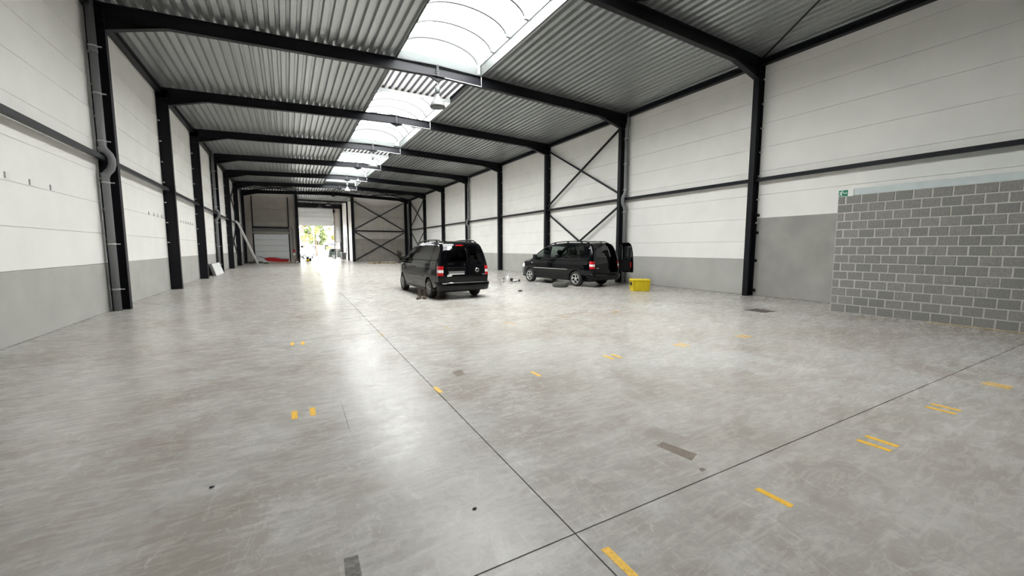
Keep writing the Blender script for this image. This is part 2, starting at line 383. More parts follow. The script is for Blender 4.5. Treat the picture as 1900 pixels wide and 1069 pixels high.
# the passage beyond: side walls and outer wall with its raised sectional door
wa = struct(B((7.16, YEND+.2, -.1), (7.30, YOUT+.1, 8.0)).obj('wall_passage_right', 'seam'))
for y0, y1 in ((YEND+.2, FY(8)), (FY(8), YOUT)):
    for z0, z1 in ((0, 1.25), (1.25, 2.5), (2.5, 3.75), (3.75, 5.0), (5.0, 6.3), (6.3, 7.8)):
        B((7.08, y0+.004, z0+.004), (7.17, y1-.004, z1-.004), None, .006).obj('wall_panel', 'panel', wa)
struct(B((.85, YEND+.2, -.1), (1.0, YOUT+.1, 8.0)).obj('wall_passage_left', 'panel'))
wo = struct(B((5.98, YOUT+.02, 2.35), (7.2, YOUT+.12, 8.0)).obj('wall_outer', 'endwall'))
B((.9, YOUT+.02, 6.3), (5.98, YOUT+.12, 8.0)).obj('wall_panel', 'endwall', wo)
B((.9, YOUT+.02, 0), (1.18, YOUT+.12, 6.3)).obj('wall_panel', 'endwall', wo)
B((6.02, YOUT-.05, 2.48), (6.14, YOUT+.02, 4.6)).obj('wall_panel', 'endwall', wo)
d2 = struct(empty('door_2', (3.58, YOUT, 0)))
for i in range(4): B((-2.36, -.06, 4.66+i*.60), (2.32, -.012, 4.66+(i+1)*.60-.012), None, .012).obj('door_section', 'door', d2)
B((-2.36, -.015, 4.66), (2.32, .01, 7.06)).obj('gap_backing', 'boardedge', d2)  # added backing that blocks sky light through the section gaps
B((2.34, -.12, 0), (2.44, .06, 7.1)).obj('door_track', 'trim', d2)
B((-2.46, -.12, 0), (-2.36, .06, 7.1)).obj('door_track', 'trim', d2)
B((2.30, -.26, 6.55), (2.56, -.04, 6.9)).obj('door_motor', 'trim', d2)
d3 = struct(empty('door_3', (6.62, YOUT-.04, 0)))
for i in range(4): B((-.44, -.03, 2.50+i*.52), (.36, .02, 2.5+(i+1)*.52-.02), None, .01).obj('door_section', 'door', d3)
B((-.48, -.04, 0), (-.38, .04, 2.40)).obj('jamb', 'alu', d3); B((.36, -.04, 0), (.44, .04, 2.40)).obj('jamb', 'alu', d3)
B((.02, -.05, 0), (.36, .0, 2.36), None, .01).obj('door_leaf', 'lamp_grey', d3); B((-.48, -.05, 2.36), (.44, .05, 2.48)).obj('lintel', 'alu', d3)

# ------------------------------------------------------------------ roof: trapezoidal deck, one sheet per bay and side
ce = struct(empty('ceiling', (0, 0, 7.6)))
def deck_mesh(x0, x1, L, m='deck', zf=ztop, dz=0.0, p=.25):
    prof = []; n = int((x1-x0)/p)+1
    for i in range(n):
        b = x0+i*p
        for dx, h in ((0, 0), (.125, 0), (.152, .106), (.223, .106)):
            if b+dx <= x1+1e-6: prof.append((b+dx, zf(b+dx)+h+dz))
    prof.append((x1, zf(x1)+dz))
    vs = [(x, -L/2, z-7.6) for x, z in prof]+[(x, L/2, z-7.6) for x, z in prof]; k = len(prof)
    mb = MB()
    if m == 'sheet':
        fl_ = [i for i in range(k-1) if abs(prof[i][1]-prof[i+1][1]) < .05]; wb_ = [i for i in range(k-1) if i not in fl_]
        mb.add(vs, [(i, i+1, k+i+1, k+i) for i in fl_], 'sheet'); mb.add(vs, [(i, i+1, k+i+1, k+i) for i in wb_], 'sheet_web'); return mb.mesh('corrugated_sheet')
    return mb.add(vs, [(i, i+1, k+i+1, k+i) for i in range(k-1)]).mesh('deck_sheet', m)
dl, dr = deck_mesh(-4.12, SKL-.01, S+.02), deck_mesh(SKR+.01, 13.78, S+.02)
dm = deck_mesh(SKL-.02, SKR+.02, S+.02)
for k in range(-3, 9):
    yc = FY(k)+S/2
    if k < 7: link('deck_sheet', dl, ce, (0, yc, 0)); link('deck_sheet', dr, ce, (0, yc, 0))
    if k == 6 or k < -2: link('deck_sheet', dm, ce, (0, yc, 0))
k5 = deck_mesh(SKL-.02, SKR+.02, S-1.0); link('deck_sheet', k5, ce, (0, FY(-2)+(S-1.0)/2, 0))
k4 = deck_mesh(SKL-.02, SKR+.02, 3.06); link('deck_sheet', k4, ce, (0, FY(-1)+1.50, 0))
k3 = deck_mesh(.86, 7.3, YOUT-FY(7)+.3); link('deck_sheet', k3, ce, (0, (YOUT+FY(7))/2+.1, 0))
B((-4.2, YBACK-.2, .55), (3.47, FY(7)+.2, .60)).obj('roof_cover', 'roof', ce)
B((6.44, YBACK-.2, .55), (13.9, FY(7)+.2, .60)).obj('roof_cover', 'roof', ce)
B((3.47, YBACK-.2, .56), (6.44, FY(-1)-1.05, .60)).obj('roof_cover', 'roof', ce)
B((3.47, FY(-1)+.0, .56), (6.44, FY(-1)+2.98, .60)).obj('roof_cover', 'roof', ce)
B((3.47, FY(6), .56), (6.44, FY(7)+.2, .60)).obj('roof_cover', 'roof', ce)
B((.8, FY(7)+.2, .55), (7.3, YOUT+.2, .60)).obj('roof_cover', 'roof', ce)

# skylights: curbs, curved ribs, opal panes, corrugated translucent sheets between
RISE, SPR = .60, 8.17
def arc_x(t): return 4.955+1.50*math.cos(t), SPR+RISE*math.sin(t)
NA = 20
ARC = [arc_x(math.pi*i/NA) for i in range(NA+1)]
for n, (a, b) in enumerate(VAULTS):
    sk = struct(empty('window_%d' % (n+1), (4.955, (a+b)/2, 8)))  # the first is the added skylight behind the camera
    off = Vector((4.955, (a+b)/2, 8))
    L = b-a; npn = max(2, round(L/1.08)); st = L/npn
    pane = MB().add([(x-4.955, -st/2+.004, z-8) for x, z in ARC]+[(x-4.955, st/2-.004, z-8) for x, z in ARC],
                    [(i, i+1, NA+2+i, NA+1+i) for i in range(NA)], smooth=True).mesh('pane', 'pane')
    rib = MB().add([(x*q-4.955*q+0, y, SPR-8+(z-SPR)*q) for y in (-.03, .03) for q in (.995, .91) for x, z in ARC],
                   [(g0+i, g0+i+1, g1+i+1, g1+i) for g0, g1 in ((0, NA+1), (2*(NA+1), 3*(NA+1)), (NA+1, 3*(NA+1)), (0, 2*(NA+1))) for i in range(NA)]).mesh('rib', 'rib')
    for i in range(npn): link('pane', pane, sk, (0, -L/2+(i+.5)*st, 0))
    for i in range(npn+1): link('rib', rib, sk, (0, -L/2+i*st, 0))
    lun = [(x-4.955, z-8) for x, z in ARC]
    lun = [(1.5, -.2)]+lun+[(-1.5, -.2)]
    for yy in (-L/2, L/2): MB().prism(lun, 1, yy-.006, yy+.006).obj('end_pane', 'lunette', sk)
    for x in (SKL-.05, SKR): B((x-4.955, -L/2-.02, 7.80-8), (x+.05-4.955, L/2+.02, SPR-8+.01)).obj('curb', 'curb', sk)
    B((1.38, L/2-.10, -.16), (1.46, L/2-.06, .17)).obj('junction_strip', 'clip', sk)
for n, k in enumerate((1, 3, 5)):
    y0, y1 = FY(k)+.22, FY(k)+3.02
    sk = struct(empty('window_%d' % (n+6), (0, (y0+y1)/2, 7.6)))
    link('corrugated_sheet', deck_mesh(SKL, SKR, y1-y0, 'sheet', lambda x: 7.93, 0.0), sk)
    for x in (SKL-.05, SKR): B((x, -(y1-y0)/2, .2), (x+.05, (y1-y0)/2, .58)).obj('curb', 'curb', sk)
    B((SKL, -(y1-y0)/2-.34, .50), (SKR, -(y1-y0)/2+.06, .56)).obj('end_cap', 'pane', sk)
    fil = MB().prism([(.13, .33), (.25, .33), (.225, .43), (.157, .43)], 1, -.02, .02).mesh('profile_filler', 'filler')
    for i in range(11): link('profile_filler', fil, sk, (SKL+i*.25, (y1-y0)/2+.0, 0))

# ------------------------------------------------------------------ steel portal frames
def frame_meshes():
    r = {}
    hw = .085
    for sd in (-1, 1):
        fi = (FXL if sd < 0 else FXR)-XC; fo = (XL+.012 if sd < 0 else XR-.012)-XC
        t = -sd*.0127
        mb = MB()
        mb.box((min(fi, fi-t), -hw, 0), (max(fi, fi-t), hw, 7.40)); mb.box((min(fo, fo+t), -hw, 0), (max(fo, fo+t), hw, 7.56))
        mb.box((min(fi, fo), -.005, 0), (max(fi, fo), .005, 7.5)); mb.box((min(fi, fo)-.0, -hw, 0), (max(fi, fo), hw, .025))
        for z in (6.93, 7.2): mb.box((min(fi, fo), -hw, z), (max(fi, fo), hw, z+.012))
        r['column', sd] = mb.mesh('column', 'steel')
        T = lambda x: ztop(x+XC)
        xe = fo
        mb = MB(); D = .36
        top = [(xe, T(xe)), (0, T(0))]
        mb.prism([(xe, T(xe)), (0, T(0)), (0, T(0)-D), (xe, T(xe)-D)], 1, -.005, .005)
        mb.prism([(xe, T(xe)), (0, T(0)), (0, T(0)-.013), (xe, T(xe)-.013)], 1, -hw, hw)
        mb.prism([(fi, T(fi)-D+.013), (0, T(0)-D+.013), (0, T(0)-D), (fi, T(fi)-D)], 1, -hw, hw)
        r['rafter', sd] = mb.mesh('rafter', 'steel')
        xk = fi-sd*1.22; zk = T(xk)-D
        mb = MB(); mb.prism([(fi, 6.95), (xk, zk), (fi, T(fi)-D)], 1, -.005, .005)
        mb.prism([(fi, 6.95), (xk, zk), (xk, zk+.014), (fi, 6.966)], 1, -hw, hw)
        r['haunch', sd] = mb.mesh('haunch', 'steel')
    mb = MB(); zb = ztop(XC)-.36
    mb.box((-.022, -hw-.02, zb-.02), (.022, hw+.02, zb+.37)); mb.prism([(-.34, zb), (.34, zb), (0, zb-.15)], 1, -.006, .006)
    mb.prism([(-.34, zb), (0, zb-.15), (0, zb-.138), (-.34, zb+.012)], 1, -.05, .05); mb.prism([(.34, zb), (0, zb-.15), (0, zb-.138), (.34, zb+.012)], 1, -.05, .05)
    r['ridge_plate'] = mb.mesh('ridge_plate', 'steel')
    mb = MB()
    for i in range(5):
        for x in (-.034, .022): mb.box((x, -.07, zb+.04+i*.07), (x+.014, -.045, zb+.066+i*.07)); mb.box((x, .045, zb+.04+i*.07), (x+.014, .07, zb+.066+i*.07))
    r['bolts'] = mb.mesh('ridge_bolts', 'bolt')
    r['clip'] = B((-.035, -.03, -.022), (.035, .03, .022), None, .006).mesh('panel_clip', 'clip')
    return r
FM = frame_meshes()
FRAME_LABEL = {-3: 'black steel portal frame against the near wall behind the camera', -2: 'black steel portal frame just behind the camera position',
 -1: 'black steel portal frame over the grey block wall, nearest the camera', 0: 'black steel frame whose column stands beside the tall concrete plinth and block wall',
 1: 'black steel portal frame with grey downpipes beside both columns, nearest on the left', 2: 'black steel portal frame with its right column behind the open van',
 3: 'black steel portal frame with its right column clear between the two vans', 4: 'black steel portal frame with downpipe just beyond the leaning white boards',
 5: 'black steel portal frame carrying the farthest bell lamp under the skylight', 6: 'black steel portal frame where the skylight ends, one bay before the end wall', 7: 'black steel portal frame set against the far end wall'}
for k in range(-3, 8):
    fr = tag(empty('portal_frame', (XC, FY(k), 0)), FRAME_LABEL[k], 'steel frame', 'steel portal frames')
    for sd in (-1, 1):
        for nm in ('column', 'rafter', 'haunch'): link(nm, FM[nm, sd], fr)
        if k < 7:
            z0 = 1.965 if sd < 0 else 2.57
            for i in range(7):
                z = z0+(i-.2)*.757
                if z < 7 and 0 <= k <= 6: link('panel_clip', FM['clip'], fr, ((XL+.05 if sd < 0 else XR-.05)-XC, -.105 if sd > 0 else -.105, z))
    link('bolts', FM['bolts'], link('ridge_plate', FM['ridge_plate'], fr))['kind'] = 'stuff'
    if k == 0:
        for z in (.14, 1.13, 2.05, 2.62): MB().box((13.66-XC, -.16, z), (13.69-XC, -.09, z+.09)).box((13.62-XC, -.175, z+.02), (13.69-XC, -.15, z+.06)).obj('hinge', 'steel', fr)
pf = tag(empty('portal_frame', (4.0, FY(8), 0)), 'short black steel frame inside the far passage before the outer door', 'steel frame')
B((2.90, -.085, 0), (3.08, .085, 7.4)).obj('column', 'steel', pf); B((-3.0, -.085, 7.36), (3.08, .085, 7.70)).obj('rafter', 'steel', pf)
pf = tag(empty('portal_frame', (4.0, YOUT-.28, 0)), 'short black steel frame around the outer sectional door', 'steel frame')
B((2.80, -.085, 0), (3.08, .085, 7.4)).obj('column', 'steel', pf); B((-3.0, -.085, 7.10), (3.08, .085, 7.70)).obj('rafter', 'steel', pf)
# gable posts either side of the passage
for x, lab in ((1.10, 'black steel gable post left of the passage to the outer door'), (6.86, 'black steel gable post right of the passage to the outer door'), (13.02, 'black steel gable post right of the end wall bracing')):
    p = tag(empty('gable_post', (x, YEND-.16, 0)), lab, 'post')
    B((-.15, -.11, 0), (.15, -.095, 7.6)).obj('flange', 'steel', p); B((-.15, .095, 0), (.15, .11, 7.6)).obj('flange', 'steel', p); B((-.006, -.1, 0), (.006, .1, 7.6)).obj('web', 'steel', p); B((-.16, -.12, 0), (.16, .12, .02)).obj('base_plate', 'steel', p)
p = tag(empty('lintel_rail', (4.0, YEND-.1, 7.0)), 'pale metal rail spanning the top of the passage opening', 'rail')
B((-2.74, -.06, -.06), (2.69, .06, .08)).obj('rail', 'clip', p); B((-2.7, -.03, .08), (-2.64, .03, .7)).obj('hanger', 'steel', p); B((2.6, -.03, .08), (2.66, .03, .7)).obj('hanger', 'steel', p)

# wall rails and eaves beams, one segment per bay
for sd, X, lab in ((-1, -3.86, 'left'), (1, 13.55, 'right')):
    r = tag(empty('wall_rail', (X, 14, 3.80)), 'long dark steel rail at mid height along the %s white wall' % lab, 'rail', 'mid-height wall rails')
    seg = MB().box((-.05, -S/2+.02, -.055), (.05, S/2-.02, .055), None).mesh('rail_segment', 'steel')
    for k in range(-3, 7): link('rail_segment', seg, r, (0, FY(k)+S/2-14, 0))
    e = tag(empty('eaves_beam', (X, 14, 7.5)), 'long black eaves beam along the top of the %s white wall' % lab, 'beam', 'eaves beams')
    ex = (XL+.02 if sd < 0 else XR-.20)-X
    seg = MB().box((ex, -S/2+.01, -.02), (ex+.18, S/2-.01, .01)).box((ex+.08, -S/2+.01, -.16), (ex+.10, S/2-.01, .0)).box((ex, -S/2+.01, -.17), (ex+.18, S/2-.01, -.15)).mesh('beam_segment', 'steel')
    for k in range(-3, 7): link('beam_segment', seg, e, (0, FY(k)+S/2-14, .06))

# cross bracing
def cross(name, label, c, bars, wid=.09, th=.012, rod=False):
    e = tag(empty(name, c), label, 'bracing'); cv = Vector(c)
    for p, q in bars:
        p, q = Vector(p)-cv, Vector(q)-cv
        if rod: MB().tube([p, q], wid/2, 8).obj('brace_bar', 'steel', e)
        else: MB().obox(p, q, wid, wid, None).obj('brace_bar', 'steel', e)
    return e
X = 13.50
cross('cross_brace', 'black steel cross bracing on the right wall above and behind the open van', (X, FY(1)+3, 0),
      [((X, FY(1)+.1, 7.0), (X, FY(2)-.1, 4.0)), ((X+.08, FY(2)-.1, 7.15), (X+.08, FY(1)+.1, 4.05)), ((X, FY(1)+.1, 3.5), (X, FY(2)-.1, .3)), ((X+.08, FY(2)-.1, 3.55), (X+.08, FY(1)+.1, .3))], .075)
cross('cross_brace', 'thin black cross bracing on the right wall in the last bay', (X, FY(6)+3, 0),
      [((X, FY(6)+.1, 7.0), (X, FY(7)-.1, 4.0)), ((X+.08, FY(7)-.1, 7.15), (X+.08, FY(6)+.1, 4.05)), ((X, FY(6)+.1, 3.5), (X, FY(7)-.1, .3)), ((X+.08, FY(7)-.1, 3.55), (X+.08, FY(6)+.1, .3))], .075)
X = -3.86
cross('cross_brace', 'black cross bracing on the left wall beside the leaning pale duct', (X, FY(5)+3, 0),
      [((X, FY(5)+.1, 7.0), (X, FY(6)-.1, 4.0)), ((X-.08, FY(6)-.1, 7.15), (X-.08, FY(5)+.1, 4.05)), ((X, FY(5)+.1, 3.5), (X, FY(6)-.1, .3)), ((X-.08, FY(6)-.1, 3.55), (X-.08, FY(5)+.1, .3))], .075)
Y = YEND-.16
e = cross('cross_brace', 'black double cross bracing with a middle rail on the far right end wall', (10, Y, 0),
      [((7.05, Y, 7.0), (12.80, Y, 3.72)), ((7.05, Y+.06, 3.78), (12.80, Y+.06, 7.05)), ((7.05, Y, 3.45), (12.80, Y, .2)), ((7.05, Y+.06, .2), (12.80, Y+.06, 3.45))], .10)
MB().obox((-2.95, 0, 3.6), (2.8, 0, 3.6), .12, .14).obj('middle_rail', 'steel', e)
Y0 = FY(-1)
cross('roof_brace', 'black roof brace rods running from the near right column across the ceiling', (11, FY(0)-3, 7.55),
      [((13.45, FY(0)-.12, 7.56), (9.0, FY(-1)+.1, 7.66)), ((7.8, FY(0)-.12, 7.70), (13.45, FY(-1)+.1, 7.56))], .05, rod=True)
cross('roof_brace', 'black roof brace bars under the last bay of the ceiling', (9, FY(6)+3, 7.55),
      [((13.4, FY(6)+.1, 7.5), (7.6, FY(7)-.1, 7.6)), ((13.4, FY(7)-.1, 7.5), (7.6, FY(6)+.1, 7.6)), ((-3.6, FY(6)+.1, 7.5), (2, FY(7)-.1, 7.6)), ((-3.6, FY(7)-.1, 7.5), (2, FY(6)+.1, 7.6))], .08)

# downpipes with clamps and swan-neck around the rail
def downpipe(label, sd, k, neck=True):
    X = (-3.865 if sd < 0 else 13.52); Y = FY(k)-.27
    e = tag(empty('downpipe', (X, Y, 0)), label, 'pipe', 'grey downpipes'); o = -sd*.15
    if sd < 0: pts = [(0, 0, 7.62), (0, 0, 4.10), (.03, 0, 4.02), (.12, 0, 3.90), (o, 0, 3.80), (o, 0, 3.68), (.12, 0, 3.56), (.03, 0, 3.44), (0, 0, 3.34), (0, 0, 0.0)]
    else: pts = [(.10, 0, 7.66), (.10, 0, 7.2), (.06, 0, 7.05), (0, 0, 6.9), (0, 0, 4.12), (-.03, 0, 4.02), (-.12, 0, 3.90), (o, 0, 3.8), (o, 0, 3.68), (-.12, 0, 3.56), (-.03, 0, 3.44), (0, 0, 3.34), (0, 0, 0)]
    MB().tube(pts, .078, 16).obj('pipe', 'pipe', e)
    for z in (.55, 1.70, 3.22, 4.22, 5.35, 6.45):
        MB().lathe([(.079, z-.02), (.088, z-.02), (.088, z+.02), (.079, z+.02)], 16).box((-.01, .08, z-.012), (.01, .19, z+.012)).box((.08, -.02, z-.012), (.16, .02, z+.012)).obj('pipe_clamp', 'pipe_clamp', e)
    for z in (6.35, 4.0, 3.4): MB().lathe([(.079, z-.05), (.086, z-.05), (.086, z+.05), (.079, z+.05)], 16).obj('socket', 'pipe', e)
downpipe('thick grey downpipe with swan neck at the nearest left column', -1, 1)
downpipe('grey downpipe behind the leaning white boards on the left wall', -1, 4)
downpipe('grey downpipe at the right column beside the yellow crate', 1, 1)
downpipe('grey downpipe on the right wall behind the roof of the nearer van', 1, 4)
e = tag(empty('drain_pipe', (13.28, YEND-.75, 0)), 'slim pale drain pipe in the far right corner', 'pipe'); MB().tube([(0, 0, 0), (0, 0, 7.4)], .06, 10).obj('pipe', 'lamp_grey', e)
e = tag(empty('drain_pipe', (-3.72, FY(6)+2.6, 0)), 'slim grey drain pipe in the far left corner', 'pipe'); MB().tube([(0, 0, 0), (0, 0, 7.3)], .05, 10).obj('pipe', 'pipe', e)

# ------------------------------------------------------------------ lamps and conduits
def lamp(k, label, drop=.0, bare=False):
    zb = ztop(XC)-.51; e = tag(empty('bell_lamp', (XC, FY(k), zb)), label, 'lamp', 'hanging bell lamps')
    MB().tube([(0, 0, -.001), (0, 0, -.16-drop)], .007, 6).obj('hook_rod', 'bolt', e)
    b = -.16-drop
    if not bare:
        MB().lathe([(.0, b), (.06, b), (.085, b-.02), (.085, b-.20), (.06, b-.22), (.035, b-.24), (.035, b-.30)], 20).obj('housing', 'lamp_grey', e)
        MB().lathe([(.05, b-.27), (.075, b-.32), (.12, b-.42), (.17, b-.50), (.235, b-.56), (.262, b-.66), (.268, b-.70), (.255, b-.70), (.225, b-.57), (.16, b-.51), (.10, b-.42), (.05, b-.33)], 28).obj('reflector', 'lamp', e)
        MB().lathe([(.0, b-.68), (.25, b-.685), (.25, b-.69), (0, b-.69)], 28).obj('cover_glass', 'lamp_grey', e)
    else:
        MB().lathe([(.0, b), (.05, b-.01), (.07, b-.1), (.16, b-.2), (.165, b-.23), (.0, b-.23)], 20).obj('reflector', 'lamp_grey', e)
    return e
lamp(1, 'white bell lamp hanging nearest the camera under the skylight')
lamp(2, 'small grey lamp on a long thin wire under the second skylight frame', .55, True)
lamp(3, 'white bell lamp second from the camera, below the corrugated skylight strip')
lamp(4, 'small grey lamp on a thin wire before the fourth skylight frame', .5, True)
lamp(5, 'bright white bell lamp farthest from the camera at the end of the skylight')
for x, y, z, lab in ((3.7, 55.2, 6.5, 'small lamp hanging in the dark passage ceiling, left one'), (4.6, 54.2, 6.75, 'small lamp hanging in the dark passage ceiling, right one')):
    e = tag(empty('passage_lamp', (x, y, z)), lab, 'lamp'); MB().tube([(0, 0, .4), (0, 0, ztop(x)-z-.005)], .01, 6).obj('rod', 'steel', e)
    MB().lathe([(0, .4), (.12, .4), (.14, .1), (.30, 0), (.31, -.06), (.0, -.06)], 20).obj('reflector', 'lamp', e)
for k in range(1, 7):
    x0, x1 = XC+.25, SKR+.03; z = lambda x: ztop(x)-.37
    e = tag(empty('conduit', (XC, FY(k)-.1, 7.4)), 'thin white conduit under the skylight rafter, number %s from the camera' % ('first second third fourth fifth sixth'.split()[k-1]), 'conduit', 'white conduits on the rafters')
    MB().tube([(x0-XC, 0, z(x0)-7.4), (x1-XC, 0, z(x1)-7.4), (x1-XC, 0, z(x1)-7.4+.34)], .011, 6).obj('tube', 'white', e)

# ------------------------------------------------------------------ concrete block wall with exit sign
BX, BY1, BL, BH = 12.03, 5.06, .3063, .2043
bw = struct(B((BX+.005, -1.06, 0), (BX+.14, BY1-.004, 14*BH+.0)).obj('wall_block', 'mortar'))
bm3 = {}
for mname in ('block', 'block2', 'block3'):
    bm3[mname] = B((0, -.1435, -.0925), (.11, .1435, .0925), None, .006).mesh('brick', mname)
    bm3[mname+'h'] = B((0, -.0665, -.0925), (.11, .0665, .0925), None, .006).mesh('brick', mname)
rr = random.Random(3)
for c in range(14):
    y = BY1-(.1531 if c % 2 else .0)+rr.uniform(-.012, .0)
    z = (c+.5)*BH
    if c % 2: link('brick', bm3[rr.choice(('block', 'block2', 'block3'))+'h'], bw, (BX+rr.uniform(-.002, .002), BY1-.075, z))
    n = 0
    while y > -.9 and n < 20:
        y -= BL/2; link('brick', bm3[rr.choice(('block', 'block', 'block2', 'block3'))], bw, (BX+rr.uniform(-.003, .003), y, z)); y -= BL/2; n += 1
    if y > -.96: link('brick', bm3['block2h'], bw, (BX, y-.078, z))
B((BX-.006, -1.06, 14*BH), (BX+.14, 4.74, 14*BH+.155)).obj('render_band', 'band', bw)
B((BX+.01, 4.74, 14*BH), (BX+.14, BY1, 14*BH+.155)).obj('render_band', 'panel', bw)
B((BX+.14, -1.06, 14*BH+.10), (XR+.02, BY1, 14*BH+.155)).obj('room_roof', 'band', bw)
B((BX+.14, -1.06, 0), (XR, -.92, 14*BH+.1)).obj('return_wall', 'mortar', bw)
B((BX+.14, BY1-.14, 0), (XR, BY1-.02, 14*BH+.1)).obj('return_wall', 'mortar', bw)
s = tag(empty('exit_sign', (BX-.010, 4.905, 2.925)), 'green emergency exit sign with running figure and arrow above the block wall', 'sign')
B((-.006, -.155, -.085), (.008, .155, .085), None, .003).obj('sign_panel', 'signwhite', s)
B((-.0075, -.045, -.073), (-.0055, .145, .073)).obj('green_field', 'green', s)                     # viewed from -x: +y is left
def strip(pts, wd): 
    mb = MB()
    for p, q in zip(pts, pts[1:]): mb.obox((-.0085, p[0], p[1]), (-.0085, q[0], q[1]), wd, .0015, None, (1, 0, 0))
    return mb
fig = MB()
fig.lathe([(.0, -.0095), (.014, -.0095), (.014, -.0075)], 10, 0, (0, .072, .052))
for p, q, wd in (((.085, .036), (.100, -.010), .024), ((.085, .034), (.055, .012), .012), ((.055, .012), (.035, .020), .010), ((.092, .034), (.122, .028), .011), ((.122, .028), (.130, .008), .010),
                 ((.100, -.008), (.078, -.030), .015), ((.078, -.030), (.080, -.064), .013), ((.102, -.010), (.118, -.042), .015), ((.118, -.042), (.140, -.048), .012)):
    fig.obox((-.0085, p[0], p[1]), (-.0085, q[0], q[1]), wd, .0015, None, (1, 0, 0))
fig.obj('running_figure', 'signwhite', s)
arr = strip([(.045, 0), (-.012, 0)], .014); arr.prism([(-.008, .020), (-.036, 0), (-.008, -.020)], 0, -.0095, -.0075); arr.obj('arrow', 'signwhite', s)
B((-.0075, -.125, -.066), (-.0055, -.062, .066)).obj('door_pictogram', 'white', s)
p = tag(empty('timber_batten', (BX-.06, 2.6, 0)), 'thin pale timber strip lying along the foot of the block wall', 'batten')
B((-.02, -.75, 0), (.02, .65, .022), None, .004).obj('batten', 'wood', p)

# small plates and smudges on the left wall
for (y, z), lab in (((10.12, 2.805), 'leftmost of three small white plates on the left wall'), ((10.86, 2.79), 'middle of three small white plates on the left wall'), ((11.60, 2.79), 'small white box with grey edge nearest the left downpipe')):
    e = tag(empty('wall_plate', (XL, y, z)), lab, 'plate', 'small plates on the left wall'); B((0, -.07, -.055), (.012, .07, .055), None, .003).obj('plate', 'white', e); B((0, -.085, -.05), (.02, -.07, .05)).obj('edge', 'clip', e)
n = 0
NTH = 'first second third fourth fifth sixth seventh eighth'.split()
for k, ys in ((1, (3.9, 4.5, 5.0, 5.5)), (2, (2.6, 3.1, 3.6, 4.1, 4.6, 5.1))):
    for i, dy in enumerate(ys):
        e = tag(empty('wall_bracket', (XL, FY(k)+dy, 2.78)), '%s small grey bracket on the left wall joint in the %s bay after the downpipe' % (NTH[i], NTH[k-1]), 'bracket', 'small grey brackets on the left wall')
        B((0, -.07, -.06), (.02, .07, -.02)).obj('foot', 'clip', e); B((0, -.045, -.02), (.015, .045, .05), None, .004).obj('plate', 'clip', e)

# ------------------------------------------------------------------ vans
def interp(tab, x):
    if x <= tab[0][0]: return tab[0][1]
    for (a, b), (c, d) in zip(tab, tab[1:]):
        if x <= c: return b+(d-b)*(x-a)/(c-a)
    return tab[-1][1]
def catmull(P, n=5):
    out = []
    for i in range(len(P)-1):
        p0, p1, p2, p3 = P[max(i-1, 0)], P[i], P[i+1], P[min(i+2, len(P)-1)]
        for k in range(n):
            t = k/n
            out.append(tuple(.5*((2*b)+(-a+c)*t+(2*a-5*b+4*c-d)*t*t+(-a+3*b-3*c+d)*t**3) for a, b, c, d in zip(p0, p1, p2, p3)))
    return out+[P[-1]]
CTRL = [(.07, .50), (.055, .72), (.065, .95), (.095, 1.20), (.15, 1.45), (.225, 1.64), (.32, 1.755), (.46, 1.80), (.8, 1.822), (1.3, 1.832), (1.9, 1.825), (2.4, 1.795), (2.8, 1.735),
        (3.08, 1.655), (3.5, 1.415), (3.93, 1.135), (4.14, 1.075), (4.42, 1.005), (4.62, .915), (4.74, .80), (4.80, .66), (4.845, .50), (4.835, .34), (4.75, .235)]
OUT = catmull(CTRL, 4)                                   # rear bumper line over the roof to the front
WZ = [(.2, .815), (.32, .85), (.5, .885), (.72, .895), (.95, .888), (1.1, .872), (1.2, .855), (1.45, .795), (1.7, .722), (1.85, .675)]
WY = [(0, .035), (.35, .012), (.8, 0), (3.6, 0), (4.1, .015), (4.45, .07), (4.7, .16), (4.86, .27)]
def dist_out(y, z):
    best = 9
    for (a, b), (c, d) in zip(OUT, OUT[1:]):
        vx, vy = c-a, d-b; t = max(0, min(1, ((y-a)*vx+(z-b)*vy)/(vx*vx+vy*vy+1e-12)))
        best = min(best, math.hypot(y-a-t*vx, z-b-t*vy))
    return best
def halfw(y, z, r=.10):
    t = max(0, 1-dist_out(y, z)/r)
    return interp(WZ, z)-interp(WY, y)-r*(1-math.sqrt(max(0, 1-t*t)))
AX_R, AX_F, AZ, AR = .99, 3.995, .315, .375
def arch(c, z0=.235):
    a0 = math.asin((z0-AZ)/AR); return [(c+AR*math.cos(t), AZ+AR*math.sin(t)) for t in [a0+(math.pi-2*a0)*i/14 for i in range(15)]]
WIN = {'front': [(2.66, 1.175), (3.60, 1.165), (3.66, 1.19), (3.34, 1.42), (3.02, 1.60), (2.92, 1.645), (2.70, 1.675), (2.66, 1.64)],
       'slide': [(1.62, 1.19), (2.53, 1.18), (2.56, 1.21), (2.56, 1.66), (2.53, 1.69), (1.63, 1.715), (1.60, 1.69), (1.60, 1.21)],
       'rear': [(.56, 1.21), (1.49, 1.19), (1.52, 1.21), (1.52, 1.69), (1.49, 1.715), (.72, 1.70), (.64, 1.66), (.53, 1.25)]}
